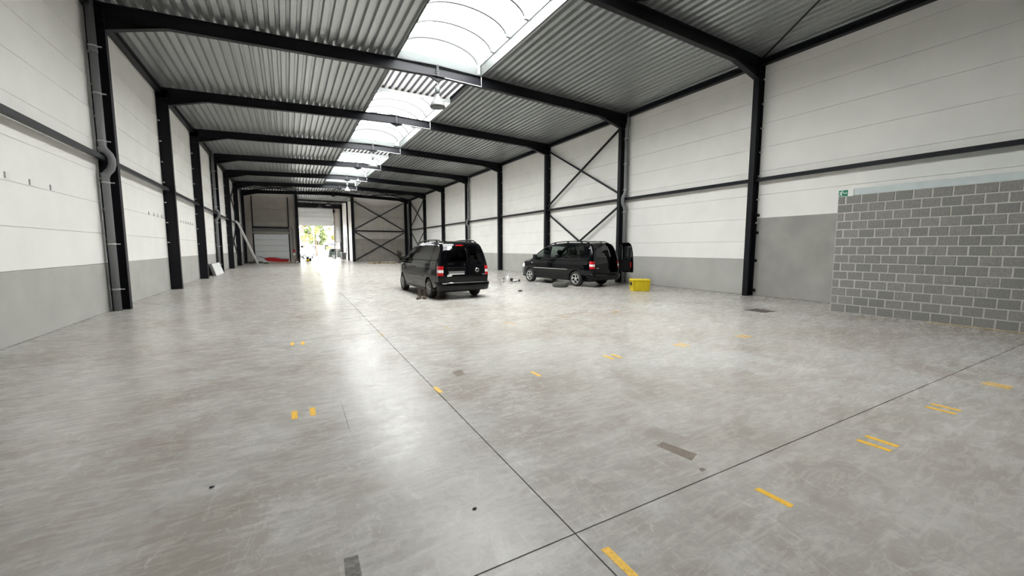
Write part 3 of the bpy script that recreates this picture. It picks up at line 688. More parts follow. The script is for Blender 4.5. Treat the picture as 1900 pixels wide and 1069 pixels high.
def side_fill(loops, step=(.10, .045)):
    bm = bmesh.new(); es = []
    for lp in loops:
        vs = [bm.verts.new((0, y, z)) for y, z in lp]
        es += [bm.edges.new((vs[i], vs[(i+1) % len(vs)])) for i in range(len(vs))]
    bmesh.ops.triangle_fill(bm, edges=es, use_beauty=True)
    for ax, st, hi in ((1, step[0], 4.9), (2, step[1], 1.9)):
        v = st
        while v < hi:
            co = [0, 0, 0]; no = [0, 0, 0]; co[ax] = v; no[ax] = 1
            bmesh.ops.bisect_plane(bm, geom=bm.verts[:]+bm.edges[:]+bm.faces[:], plane_co=co, plane_no=no); v += st
    bm.verts.index_update()
    v = [(q.co.y, q.co.z) for q in bm.verts]; f = [[q.index for q in p.verts] for p in bm.faces]; bm.free(); return v, f
CACHE = {}
RB = .10
def inset(d):
    out = []
    for i, (y, z) in enumerate(OUT):
        a_, b_ = OUT[max(i-1, 0)], OUT[min(i+1, len(OUT)-1)]; dv = Vector((b_[0]-a_[0], b_[1]-a_[1])).normalized()
        out.append((y+dv.y*d, z-dv.x*d))
    return out
BANDS = [0, .003, .012, .027, .047, .072, RB]
INS = [inset(d) for d in BANDS]
def base_w(y, z): return interp(WZ, z)-interp(WY, y)
def side_data(wins):
    key = tuple(wins)
    if key not in CACHE:
        outline = INS[-1]+[(4.36, .235)]+arch(AX_F)+arch(AX_R)+[(.60, .27), (.20, .27)]
        CACHE[key] = side_fill([outline]+[WIN[w] for w in wins])
    return CACHE[key]
def add_side(mb, vf, sd, m, off=0.0, band=False):
    v, f = vf
    mb.add([(sd*(base_w(y, z)+off), y, z) for y, z in v], [p if sd > 0 else p[::-1] for p in f], m, True)
    if band:
        n = len(OUT); vs = []
        for d, row in zip(BANDS, INS):
            t = 1-d/RB
            for (y, z), (y0, z0) in zip(row, OUT):
                k_ = RB*(1-math.sqrt(max(0, 1-t*t))); vs.append((sd*(base_w(y, z)-k_), y, z))
        mb.add(vs, [((j*n+i, j*n+i+1, (j+1)*n+i+1, (j+1)*n+i) if sd < 0 else (j*n+i, (j+1)*n+i, (j+1)*n+i+1, j*n+i+1)) for j in range(len(BANDS)-1) for i in range(n-1)], m, True)
US = [-1, -.96, -.9, -.84, -.78, -.6, -.4, -.2, 0, .1, .18, .24, .30, .5, .66, .78, .84, .9, .96, 1]
def strip_pt(i, u):
    y, z = OUT[i]; we = base_w(y, z)-RB; x = u*we
    a = OUT[max(i-1, 0)]; b = OUT[min(i+1, len(OUT)-1)]; d = Vector((b[0]-a[0], b[1]-a[1])).normalized(); nrm = (-d.y, d.x)
    cr = .035 if z > 1.3 and y > .3 else .05
    k = cr*(1-u*u); return (x, y+nrm[0]*k, z+nrm[1]*k)
def is_glass(i, u0, u1):
    y, z = OUT[i]; uc = (u0+u1)/2
    if y > 3.05 and z > 1.12 and abs(uc) < .93 and y < 3.93: return 'screen'
    if y < .4 and 1.14 < z < 1.66:
        if -.84 < uc < .10: return 'rear_l'
        if .30 < uc < .84: return 'rear_r'
    return None
def wheel_meshes(kind):
    ty = MB().lathe([(.205, -.085), (.215, -.10), (.27, -.108), (.305, -.095), (.317, -.06), (.317, .06), (.305, .095), (.27, .108), (.215, .10), (.205, .085)], 32, 0).mesh('wheel', 'rubber')
    mb = MB(); am = 'alloy' if kind == 'swirl' else 'alloy_dull'
    mb.lathe([(.215, .095), (.205, .10), (.195, .085), (.19, -.06), (.0, -.06)], 32, 0, m='black'); mb.lathe([(.214, .098), (.205, .106), (.192, .10), (.188, .07)], 32, 0, m=am)
    mb.lathe([(.0, .098), (.05, .096), (.058, .07)], 16, 0, m=am)
    n = 5 if kind == 'swirl' else 10
    for i in range(n):
        t = 2*math.pi*i/n; sw = .55 if kind == 'swirl' else .0; wa, wb = (.50, .36) if kind == 'swirl' else (.30, .20)
        pts = []
        for r, tc, hw2 in ((.045, t, wa), (.12, t+sw*.5, wb), (.195, t+sw, wb*.95)):
            pts.append((r, tc-hw2*(.05/r if r < .05 else .5), tc+hw2*(.5)))
        vs = []
        for r, ta, tb in pts:
            for hh in (.10, .06):
                vs += [(hh, r*math.cos(ta), r*math.sin(ta)), (hh, r*math.cos(tb), r*math.sin(tb))]
        fs = []
        for s_ in (0, 4): fs += [(s_, s_+1, s_+5, s_+4), (s_+2, s_+6, s_+7, s_+3), (s_, s_+4, s_+6, s_+2), (s_+1, s_+3, s_+7, s_+5)]
        mb.add(vs, fs, am)
    return ty, mb.mesh('rim')
WH = {k: wheel_meshes(k) for k in ('swirl', 'multi')}
def make_van(loc, rz, label, paint='paint', glazed=True, wheels='swirl', open_door=False, detail=True, group=None, sc_=1.0):
    e = tag(empty('van', loc, rz), label, 'van', group); e.scale = (sc_, sc_, sc_)
    wins = ['front', 'slide', 'rear'] if glazed else ['front']
    mb = MB(); vf = side_data(wins)
    for sd in (-1, 1): add_side(mb, vf, sd, paint, 0, True)
    gl = {'screen': MB(), 'rear_l': MB(), 'rear_r': MB()}; door = MB()
    for i in range(len(OUT)-1):
        for a, b in zip(US, US[1:]):
            q = [strip_pt(i, a), strip_pt(i, b), strip_pt(i+1, b), strip_pt(i+1, a)]
            y, z = OUT[i]
            if open_door and a >= .235 and y < .44 and .54 < z < 1.80 and b <= .97:
                door.add(q, [(0, 1, 2, 3)], 'glass_dark' if is_glass(i, a, b) else paint, True); continue
            gk = is_glass(i, a, b)
            if gk: gl[gk].add(q, [(0, 1, 2, 3)], None, True)
            else: mb.add(q, [(0, 1, 2, 3)], paint, True)
    me = mb.mesh('body')
    bm = bmesh.new(); bm.from_mesh(me); bmesh.ops.remove_doubles(bm, verts=bm.verts[:], dist=.0008); bm.to_mesh(me); bm.free()
    link('body', me, e)
    gl['screen'].obj('windscreen', 'glass_mid' if detail else 'glass_dark', e); gl['rear_l'].obj('rear_window', 'glass_dark', e)
    if not open_door: gl['rear_r'].obj('rear_window', 'glass_dark', e)
    for w_ in wins:
        vf2 = side_fill([WIN[w_]], (.3, .1))
        for sd in (-1, 1):
            g_ = MB(); add_side(g_, vf2, sd, None, -.006); g_.obj('side_window', 'glass_dark' if not detail else 'glass_mid' if w_ == 'front' else 'glass_dark' if not glazed else ('glass_mid' if w_ == 'slide' else 'glass_dark'), e)
    # underbody, bumpers
    MB().box((-.78, .2, .27), (.78, 4.6, .33)).box((-.55, .5, .20), (.55, 4.3, .28)).obj('underbody', 'black', e)
    if glazed or open_door or True:
        st = MB()
        st.box((-.76, 3.45, .85), (.76, 3.98, 1.08)); 
        st.box((-.80, .3, .33), (.80, 3.6, .40))
        for yy, xs in (((2.55), (-.40, .40)), ((1.55), (-.45, 0, .45))):
            for x in xs:
                st.box((x-.24, yy, .40), (x+.24, yy+.55, .72), None, .05); st.box((x-.23, yy-.14, .62), (x+.23, yy+.04, 1.30), None, .06); st.box((x-.13, yy-.16, 1.33), (x+.13, yy-.04, 1.52), None, .04)
            if not glazed: break
        if not glazed: st.box((-.74, 2.22, .4), (.74, 2.26, 1.70))
        st.obj('interior', 'seat', e)
    b_ = MB()
    pr = [(.52, .02), (.66, .00), (.70, .03), (.72, .09)]
    sec = [(.27, .09), (.30, .02), (.38, -.02), (.47, -.028), (.525, -.012), (.545, .02), (.55, .10)]
    cols = [(-1.0, .50), (-1.0, .38), (-1, .22), (-.985, .11), (-.93, .04), (-.8, .012), (-.4, 0), (0, -.008), (.4, 0), (.8, .012), (.93, .04), (.985, .11), (1, .22), (1, .38), (1.0, .50)]
    vs = []
    for u, yo in cols:
        for z, yo2 in sec: vs.append((u*(.905 if z > .4 else .885), yo+yo2+(0 if abs(u) < .9 else .0), z))
    n_ = len(sec)
    b_.add(vs, [(i*n_+j, (i+1)*n_+j, (i+1)*n_+j+1, i*n_+j+1) for i in range(len(cols)-1) for j in range(n_-1)], None, True)
    b_.obj('rear_bumper', paint, e)
    for zz in (.585,): MB().tube([(-.80, .018, .53), (-.4, -.010, .54), (0, -.018, .541), (.4, -.010, .54), (.80, .018, .53)], .011, 6).obj('bumper_strip', 'chrome' if not open_door else 'trim', e)
    # wheels
    ty, rim = WH[wheels]
    for sd in (-1, 1):
        for yy in (AX_R, AX_F):
            w_ = link('wheel', ty, e, (sd*.775, yy, .317), (0, 0, 0 if sd > 0 else math.pi)); link('rim', rim, w_)
    if not detail: return e
    # tail lamps wrap the rear corners
    for sd in (-1, 1):
        for nm, m, z0, z1 in (('tail_lamp', 'red', .765, .855), ('reversing_lamp', 'lens', .858, .945), ('tail_lamp', 'red', .948, 1.065)):
            t_ = MB(); rows = []
            for iz in range(4):
                z = z0+(z1-z0)*iz/3; yr = interp(sorted([(zz, yy) for yy, zz in OUT[:28]]), z); we = halfw(yr, z)
                row = [(we-.055, yr-.004), (we-.02, yr-.006), (we+.004, yr-.002)]+[(halfw(yr+d_, z)+.010, yr+d_) for d_ in (.012, .03, .06, .10, .15)]
                rows.append([(sd*x, y, z) for x, y in row])
            k_ = len(rows[0]); t_.add([p for r_ in rows for p in r_], [(i*k_+j, i*k_+j+1, (i+1)*k_+j+1, (i+1)*k_+j) for i in range(3) for j in range(k_-1)], None, True)
            t_.obj(nm, m, e)
    # roof rails with feet
    for sd in (-1, 1):
        pts = [(sd*(halfw(y, 1.6)-.145), y, interp([(yy, zz) for yy, zz in OUT if zz > 1.6 and .3 < yy < 3.1], y)+.012+(.048 if .62 < y < 2.75 else 0)) for y in (.48, .55, .66, .9, 1.3, 1.7, 2.1, 2.5, 2.72, 2.84, 2.92)]
        r_ = MB().tube(pts, .021, 8)
        for i in (3, 5, 7): r_.box((pts[i][0]-.012, pts[i][1]-.05, pts[i][2]-.06), (pts[i][0]+.012, pts[i][1]+.05, pts[i][2]))
        r_.obj('roof_rail', 'trim', e)
        # mirror, handles, mouldings
        mx = sd*(halfw(3.42, 1.15)+.02)
        mi = MB().box((min(mx, mx+sd*.20), 3.40, 1.10), (max(mx, mx+sd*.20), 3.53, 1.32), None, .04).box((min(mx-sd*.04, mx+sd*.05), 3.44, 1.09), (max(mx-sd*.04, mx+sd*.05), 3.50, 1.14)).obj('door_mirror', paint, e)
        B((min(mx+sd*.03, mx+sd*.18), 3.394, 1.13), (max(mx+sd*.03, mx+sd*.18), 3.402, 1.29)).obj('mirror_glass', 'chrome', mi)
        for y0, y1 in ((2.72, 2.88), (2.36, 2.52)):
            MB().tube([(sd*(halfw(y, .98)+.018), y, .98) for y in (y0, (y0+y1)/2, y1)], .015, 6).obj('door_handle', 'trim', e)
        MB().tube([(sd*(halfw(y, 1.145)+.003), y, 1.145) for y in [.55+.2*i for i in range(16)]], .009, 6).obj('belt_moulding', 'trim', e)
        MB().tube([(sd*(halfw(y, .70)+.004), y, .70) for y in [1.45+.2*i for i in range(12)]], .013, 6).obj('side_moulding', 'alloy_dull' if open_door else 'trim', e)
        MB().obox((sd*(halfw(2.0, .28)-.01), 1.40, .275), (sd*(halfw(3.0, .28)-.01), 3.60, .275), .06, .07).obj('sill', 'trim', e)
        if not open_door: MB().tube([(sd*(halfw(y, 1.02)+.001), y, 1.02) for y in [.45+.18*i for i in range(7)]], .006, 6).obj('slide_rail', 'trim', e)
        MB().lathe([(0, 0), (.026, 0), (.026, .012), (0, .014)], 10, 0).obj('side_indicator', 'lens', e, (sd*(halfw(3.85, .93)-.002), 3.80, .93)).scale = (sd, 1, 1)
        hl = MB(); rows = []
        for iz in range(4):
            z = .70+.17*iz/3; rows.append([(sd*(halfw(y, z)+.006), y, z+.10*(4.72-y)*.5) for y in (4.40, 4.48, 4.56, 4.62, 4.67)])
        hl.add([p for r_ in rows for p in r_], [(i*5+j, i*5+j+1, (i+1)*5+j+1, (i+1)*5+j) for i in range(3) for j in range(4)], None, True).obj('headlamp', 'lens', e)
    # rear details
    def rear_y(z): return interp(sorted([(zz, yy) for yy, zz in OUT[:28]]), z)
    if not open_door:
        MB().obox((-.62, rear_y(1.0)-.055, 1.01), (.02, rear_y(1.0)-.062, 1.01), .04, .035).obj('plate_light_bar', 'trim', e)
        B((-.60, rear_y(.9)-.055, .79), (.0, rear_y(.9)-.04, .97), None, .01).obj('plate_recess', 'black', e)
        np_ = B((-.56, rear_y(.9)-.064, .80), (-.04, rear_y(.9)-.054, .90), None, .003).obj('number_plate', 'boardedge', e); B((-.56, rear_y(.9)-.067, .80), (-.04, rear_y(.9)-.063, .825)).obj('plate_strip', 'bagwhite', np_)
        B((-.60, rear_y(1.12)-.05, 1.125), (-.38, rear_y(1.12)-.04, 1.14)).obj('door_latch', 'chrome', e)
        wi = MB().tube([(-.02, rear_y(1.10)-.075, 1.10), (.09, rear_y(1.25)-.075, 1.25), (.09, rear_y(1.45)-.075, 1.45), (.06, rear_y(1.62)-.08, 1.62)], .009, 6)
        wi.lathe([(0, -.02), (.028, -.02), (.028, .02), (0, .02)], 10, 1, (-.02, rear_y(1.10)-.06, 1.10)).obj('wiper', 'trim', e)
        B((-.24, rear_y(1.70)-.062, 1.685), (.02, rear_y(1.70)-.03, 1.725), None, .008).obj('brake_lamp', 'red', e)
        c = (.42, rear_y(.925)-.047, .925)
        bd = MB().lathe([(0, .004), (.07, .004), (.07, -.004), (.055, -.010)], 24, 1, c, 'chrome').lathe([(.055, -.008), (0, -.008)], 24, 1, c, 'black')
        for p_, q_ in (((-.030, .048), (0, .008)), ((0, .008), (.030, .048)), ((-.050, .020), (-.022, -.046)), ((-.022, -.046), (0, -.004)), ((0, -.004), (.022, -.046)), ((.022, -.046), (.050, .020))):
            bd.obox((c[0]+p_[0], c[1]-.011, c[2]+p_[1]), (c[0]+q_[0], c[1]-.011, c[2]+q_[1]), .009, .003, 'chrome', (0, 1, 0))
        bd.obj('badge', None, e)
        B((.60, rear_y(.80)-.035, .775), (.74, rear_y(.80)-.028, .80)).obj('model_lettering', 'chrome', e)
        MB().prism([(-.62, .74), (-.48, .74), (-.43, .80), (-.60, .80)], 1, rear_y(.77)-.045, rear_y(.77)-.038).obj('sticker', 'white', e)
        MB().tube([(.13, rear_y(z)-.051, z) for z in (.70, .9, 1.1)], .004, 5).obj('door_gap', 'black', e)
    else:
        B((-.66, rear_y(.80)-.035, .775), (-.52, rear_y(.80)-.028, .80)).obj('model_lettering', 'chrome', e)
        # open right-hand door, swung out on its corner hinge
        dm_ = door.mesh('rear_door'); hx, hy = .86, .07
        for v in dm_.vertices: v.co.x -= hx; v.co.y -= hy
        dr_ = link('rear_door', dm_, e, (hx, hy, 0), (0, 0, math.radians(88)))
        MB().box((-.62, .03, .64), (-.06, .06, 1.12), None, .02).box((-.62, .05, 1.12), (-.55, .11, 1.62)).box((-.12, .07, 1.12), (-.05, .13, 1.66)).obj('door_lining', 'black', dr_)
        MB().box((-.52, .062, 1.02), (-.18, .075, 1.04)).obj('door_grab', 'trim', dr_)
        B((-.64, .035, .80), (-.615, .065, 1.02)).obj('reflector', 'red', dr_)
    return e
make_van((4.832, 11.762, 0), math.radians(2.2), 'black panel van seen from behind, standing in the middle of the hall', 'paint', False, 'multi', sc_=.98)
make_van((11.462, 12.677, 0), math.radians(8.45), 'black passenger van with an open rear door and silver alloy wheels by the right wall', 'paint_blue', True, 'swirl', True, sc_=.99)
make_van((3.35, 72.5, 0), math.radians(150), 'small white car parked outside beyond the raised door', 'wpaint', True, 'multi', False, False, None, .9)
make_van((1.6, 76.5, 0), math.radians(168), 'silver car parked outside behind the white one', 'spaint', True, 'multi', False, False, None, .85)
make_van((5.3, 66.4, 0), math.radians(-95), 'dark car parked across the outer doorway on the right', 'dpaint', True, 'multi', False, False, None, .86)

# ------------------------------------------------------------------ small things on the floor
# tyre lying flat
t = tag(empty('tyre', (9.78, 13.62, 0)), 'dusty spare tyre lying flat beside the open van', 'tyre')
MB().lathe([(.19, .03), (.20, .0), (.27, .0), (.312, .022), (.325, .05), (.325, .15), (.312, .178), (.27, .20), (.20, .20), (.19, .17)], 36).obj('tread', 'rubber_grey', t)
MB().lathe([(.19, .17), (.185, .10), (.19, .03)], 36).obj('bead', 'rubber', t)
# yellow crate
def crate():
    e = tag(empty('storage_crate', (11.47, 10.93, 0), math.radians(-30)), 'bright yellow plastic storage crate with lid on the floor by the right wall', 'crate')
    L, D, H = .305, .22, .365
    def ring(z, s): 
        return [(-L*s, -D*s, z), (L*s, -D*s, z), (L*s, D*s, z), (-L*s, D*s, z)]
    vs = ring(0, .90)+ring(H, 1.0)
    MB().add(vs, [(0, 3, 2, 1), (0, 1, 5, 4), (1, 2, 6, 5), (2, 3, 7, 6), (3, 0, 4, 7), (4, 5, 6, 7)]).obj('tub', 'crate', e)
    B((-L-.025, -D-.025, H-.005), (L+.025, D+.025, H+.075), None, .022).obj('lid', 'crate', e)
    for x in (-.15, .16):
        for sd in (-1, 1): MB().prism([(x-.05, 0.02), (x+.05, .02), (x+.055, H), (x-.055, H)], 1, sd*D*.93-.03, sd*D*.93+.03).obj('rib', 'crate', e)
    for sx in (-1, 1):
        for sd in (-1, 1): MB().prism([(sx*L*.90-.02, 0.0), (sx*L*.9+.02, 0), (sx*L+.022, H), (sx*L-.022, H)], 1, sd*D*.93-.025, sd*D*.93+.02).obj('corner_post', 'crate', e)
    B((-L-.03, -.09, H-.15), (-L+.03, .09, H-.04)).obj('handle_slot', 'dark', e)
    return e
crate()
# boots
for (x, y, rz), lab in (((3.58, 12.56, 2.6), 'left of the two worn brown boots beside the van wheel'), ((3.74, 12.54, 2.9), 'right of the two worn brown boots, nearest the van wheel')):
    e = tag(empty('boot', (x, y, 0), rz), lab, 'boot', 'pair of worn boots')
    sections = [(0, -.03, .050, .050), (.05, -.03, .052, .052), (.10, -.028, .052, .055), (.16, -.03, .050, .058), (.22, -.03, .052, .060), (.27, -.03, .056, .064)]
    vs = []; n = 12
    for z, yc, rx, ry in sections:
        for k in range(n): a = 2*math.pi*k/n; vs.append((rx*math.cos(a), yc+ry*math.sin(a), z+.02))
    MB().add(vs, [(i*n+k, i*n+(k+1) % n, (i+1)*n+(k+1) % n, (i+1)*n+k) for i in range(len(sections)-1) for k in range(n)], None, True).obj('shaft', 'leather', e)
    toe = [(-.09, .045, .07), (-.02, .052, .10), (.06, .054, .09), (.13, .055, .07), (.18, .045, .055), (.205, .02, .035)]
    vs = []
    for yy, hw_, h in toe:
        for k in range(9): a = math.pi*k/8; vs.append((hw_*math.cos(a), yy, .02+h*math.sin(a)))
    MB().add(vs, [(i*9+k, i*9+k+1, (i+1)*9+k+1, (i+1)*9+k) for i in range(5) for k in range(8)]+[tuple(range(9)), tuple(range(45, 54))[::-1]], None, True).obj('vamp', 'leather', e)
    MB().prism([(-.05, -.09), (.05, -.09), (.056, .06), (.058, .13), (.045, .19), (0, .21), (-.045, .19), (-.058, .13), (-.056, .06)], 2, 0, .024).obj('sole', 'sole', e)
    l = MB()
    for i in range(4): l.obox((-.03, .03+i*.028, .135-i*.018), (.03, .03+i*.028, .135-i*.018), .006, .006)
    l.obj('laces', 'sole', e)
# bottle and litter left of the open van
e = tag(empty('spray_bottle', (9.15, 16.96, 0)), 'tall white plastic bottle with narrow neck standing left of the open van', 'bottle')
MB().lathe([(0, 0), (.075, 0), (.082, .02), (.082, .20), (.07, .235), (.03, .27), (.022, .285)], 20).obj('container', 'white', e); MB().lathe([(.024, .285), (.024, .31), (.012, .32), (.008, .37), (0, .37)], 12).obj('cap', 'white', e)
e = tag(empty('canister', (8.96, 17.06, 0)), 'small dark bottle with a pale label left of the white bottle', 'bottle')
MB().lathe([(0, 0), (.042, 0), (.045, .01), (.045, .12), (.02, .15), (.018, .18), (0, .18)], 16).obj('container', 'dark', e); MB().lathe([(.0455, .03), (.046, .03), (.046, .10), (.0455, .10)], 16).obj('label_band', 'white', e)
def crumple(name, lab, cat, loc, sx, sy, sz, m, seed):
    r_ = random.Random(seed); bm = bmesh.new(); bmesh.ops.create_icosphere(bm, subdivisions=3, radius=1)
    for v in bm.verts:
        d = v.co.normalized(); k = 1+.22*math.sin(5*d.x+seed)*math.cos(4*d.y+seed*2)+r_.uniform(-.10, .10)
        v.co = Vector((d.x*sx*k, d.y*sy*k, max(0.0, (d.z*.5+.5)*sz*2*k*.5)))
    me = bpy.data.meshes.new(name); bm.to_mesh(me); bm.free(); me.materials.append(M[m])
    return tag(link(name, me, None, loc), lab, cat)
crumple('plastic_bag', 'crumpled white plastic bag on the floor before the van front wheel', 'bag', (9.40, 16.72, 0), .15, .10, .10, 'bagwhite', 2)
crumple('rag', 'dark crumpled rag lying on the white plastic bag', 'rag', (9.36, 16.99, 0), .09, .06, .15, 'dark', 5)
crumple('rag', 'small dark grey lump at the right end of the white bag', 'rag', (9.62, 16.74, 0), .055, .05, .10, 'dark', 8)
crumple('stone', 'small dark debris lump on the open floor between the vans', 'debris', (7.46, 12.90, 0), .09, .05, .05, 'dark', 11)
for (x, y, s_), lab in (((.932, 2.171, .009), 'tiny dark pebble on the floor near the crossing of the joints'), ((-.519, 3.230, .010), 'tiny dark pebble alone on the floor at the lower left'), ((13.2, 24.3, .05), 'small pale scrap by the right wall beyond the bottles')):
    crumple('pebble', lab, 'pebble', (x, y, 0), s_*1.5, s_, s_, 'dark' if s_ < .04 else 'white', int(x*10))
# boards leaning on the left wall
for i, (m, lab) in enumerate((('board', 'white board leaning on the left wall, foremost of the stack'), ('boardedge', 'thin grey board leaning between the white board and the wall'), ('boardedge', 'dark grey board leaning rearmost against the left plinth'))):
    e = tag(empty('leaning_board', (-3.62+.05*0-.055*i, 30.15-.1*i, 0)), lab, 'board', 'boards leaning on the left wall')
    b_ = B((-.02, -1.5+i*.06, 0), (.02, 1.5-i*.15, .72), None, .004).obj('board', m, e); b_.rotation_euler = (0, -math.radians(17), 0)
# pale duct leaning across to the left wall
e = tag(empty('leaning_duct', (-2.53, 46.3, 0)), 'long pale duct with a bent top leaning against the left wall', 'duct')
q = [Vector((0, 0, .0)), Vector((-1.05, -3.9, 3.70)), Vector((-1.14, -4.2, 3.84)), Vector((-1.16, -4.9, 3.85)), Vector((-1.17, -5.6, 3.80))]
MB().obox(q[0]+Vector((0, 0, .05)), q[1], .15, .11).obj('shaft', 'board', e); MB().tube([q[1], q[2], q[2].lerp(q[3], .4)], .07, 12).obj('elbow', 'board', e)

# red trough, pallets, litter at the sectional door
def pallet(loc, rz, lab, n=7, L=1.2, D=.8, group=None):
    e = tag(empty('pallet', loc, rz), lab, 'pallet', group)
    bd = B((-L/2, -.048, 0), (L/2, .048, .022)).mesh('slat', 'wood'); blk = B((-.05, -.05, 0), (.05, .05, .08)).mesh('block', 'wood')
    for i in range(n): link('slat', bd, e, (0, -D/2+.05+i*(D-.1)/(n-1), .122))
    for i in range(3): link('slat', bd, e, (0, -D/2+.05+i*(D-.1)/2, 0))
    for x in (-L/2+.05, 0, L/2-.05):
        B((x-.05, -D/2, .10), (x+.05, D/2, .122)).obj('bearer', 'wood', e)
        for y in (-D/2+.05, 0, D/2-.05): link('block', blk, e, (x, y, .022))
    return e
pallet((-1.35, 49.1, 0), .1, 'wooden pallet under the front of the red trough')
pallet((-.02, 49.2, 0), -.05, 'wooden pallet under the rear of the red trough')
pallet((7.85, 43.3, 0), .2, 'left of two pale wooden pallets flat on the floor before the end wall', group='pallets before the end wall')
pallet((9.2, 43.2, 0), .05, 'right of two pale wooden pallets flat on the floor before the end wall', group='pallets before the end wall')
e = tag(empty('red_trough', (-.85, 49.2, .146)), 'long red plastic trough with a dark pointed boom lying on pallets', 'trough')
secs = [(-1.25, .05, .30, .42), (-.95, .26, .08, .46), (-.2, .32, .02, .42), (.5, .32, .0, .30), (.95, .28, .02, .26)]
vs = []
for x, hw_, z0, z1 in secs: vs += [(x, -hw_, z1), (x, -hw_*.6, z0), (x, hw_*.6, z0), (x, hw_, z1)]
MB().add(vs, [(i*4+j, i*4+j+1, i*4+5+j, i*4+4+j) for i in range(4) for j in range(3)]+[(0, 1, 2, 3), (16, 19, 18, 17)]).obj('hull', 'redplastic', e)
MB().obox((-1.75, 0, .62), (-.6, 0, .10), .10, .08).obj('boom', 'boardedge', e); MB().tube([(-.9, .3, .47), (-.1, .34, .44), (1.0, .3, .29)], .02, 6).obj('edge_tube', 'boardedge', e)
B((.25, -.35, .26), (.98, -.05, .34), None, .02).obj('cover', 'boardedge', e)
e = tag(empty('red_crate', (.86, 49.0, 0)), 'small dark red crate with white label right of the red trough', 'crate')
B((-.19, -.15, 0), (.19, .15, .30), None, .02).obj('tub', 'leather', e); B((-.12, -.156, .08), (.12, -.15, .18)).obj('label_patch', 'white', e); MB().tube([(-.17, 0, .30), (-.1, 0, .42), (.1, 0, .42), (.17, 0, .30)], .015, 6).obj('handle', 'redplastic', e)
for i, (x, y, s_) in enumerate(((-3.3, 49.9, .22), (-2.55, 49.9, .2), (-1.98, 48.3, .14))):
    crumple('rubble', ['leftmost heap of dark rubble under the leaning duct', 'middle heap of dark rubble before the white door', 'small heap of dark rubble left of the pallets'][i], 'rubble', (x, y, 0), s_*1.6, s_, s_*.9, 'olive', 20+i)
# yellow compressor in the passage mouth
e = tag(empty('compressor', (1.92, 49.6, 0)), 'small yellow and black compressor on the floor at the passage mouth', 'compressor')
MB().lathe([(0, -.30), (.12, -.29), (.165, -.22), (.165, .22), (.12, .29), (0, .30)], 16, 1, (0, 0, .24)).obj('tank', 'crate', e)
B((-.12, -.18, .38), (.12, .12, .62), None, .04).obj('motor', 'black', e); B((.14, -.1, .16), (.36, .16, .50), None, .05).obj('hose_reel', 'black', e)
for sd in (-1, 1): MB().lathe([(0, -.03), (.11, -.03), (.11, .03), (0, .03)], 14, 0, (sd*.19, -.18, .11)).obj('wheel', 'rubber', e)
B((-.05, -.22, 0), (.05, -.14, .1)).obj('foot', 'black', e)
# shaggy dry plant in front of the end wall
e = tag(empty('dry_plant', (10.45, 43.7, 0)), 'shaggy dry plant in a pot near the far right end wall', 'plant')
MB().lathe([(0, 0), (.15, 0), (.20, .26), (.18, .26), (0, .24)], 16).obj('pot', 'leather', e)
rp = random.Random(5); st = MB(); lf = MB()
for i in range(16):
    a = rp.uniform(0, 6.28); h = rp.uniform(.6, 1.5); sp = rp.uniform(.15, .45)
    pts = [(0, 0, .22), (math.cos(a)*sp*.4, math.sin(a)*sp*.4, .22+h*.45), (math.cos(a)*sp, math.sin(a)*sp, .22+h*.8), (math.cos(a)*sp*1.4, math.sin(a)*sp*1.4, .2+h*.85)]
    st.tube(pts, [.016, .013, .009, .004], 5)
    for j in range(26):
        t_ = rp.uniform(.15, 1); b_ = Vector(pts[1]).lerp(Vector(pts[2]), t_); d = Vector((rp.uniform(-1, 1), rp.uniform(-1, 1), rp.uniform(-.8, .4))).normalized()*rp.uniform(.1, .2); w2 = d.cross(Vector((0, 0, 1)))*.22
        lf.add([b_, b_+d*.5+w2, b_+d, b_+d*.5-w2], [(0, 1, 2, 3)])
st.obj('stems', 'stem', e); lo_ = lf.obj('foliage', 'olive', e); lo_['kind'] = 'stuff'
# things in the passage
e = tag(empty('wheeled_bin', (6.62, 58.6, 0)), 'dark wheeled bin with pale frame against the right wall of the passage', 'bin')
MB().prism([(-.25, 0.05), (.25, .05), (.32, .95), (-.32, .95)], 1, -.3, .3).obj('tub', 'boardedge', e); B((-.36, -.34, .95), (.36, .34, 1.02), None, .02).obj('lid', 'clip', e)
for sd in (-1, 1): MB().lathe([(0, -.03), (.09, -.03), (.09, .03), (0, .03)], 12, 0, (sd*.28, .2, .09)).obj('wheel', 'rubber', e)
e = tag(empty('wall_notice', (7.06, 59.2, 0)), 'white notice sheet on a dark backboard on the passage wall', 'notice'); B((-.03, -.55, 1.0), (.015, .55, 3.1)).obj('backboard', 'black', e); B((-.04, -.3, 1.6), (-.03, .3, 2.3)).obj('sheet', 'white', e)

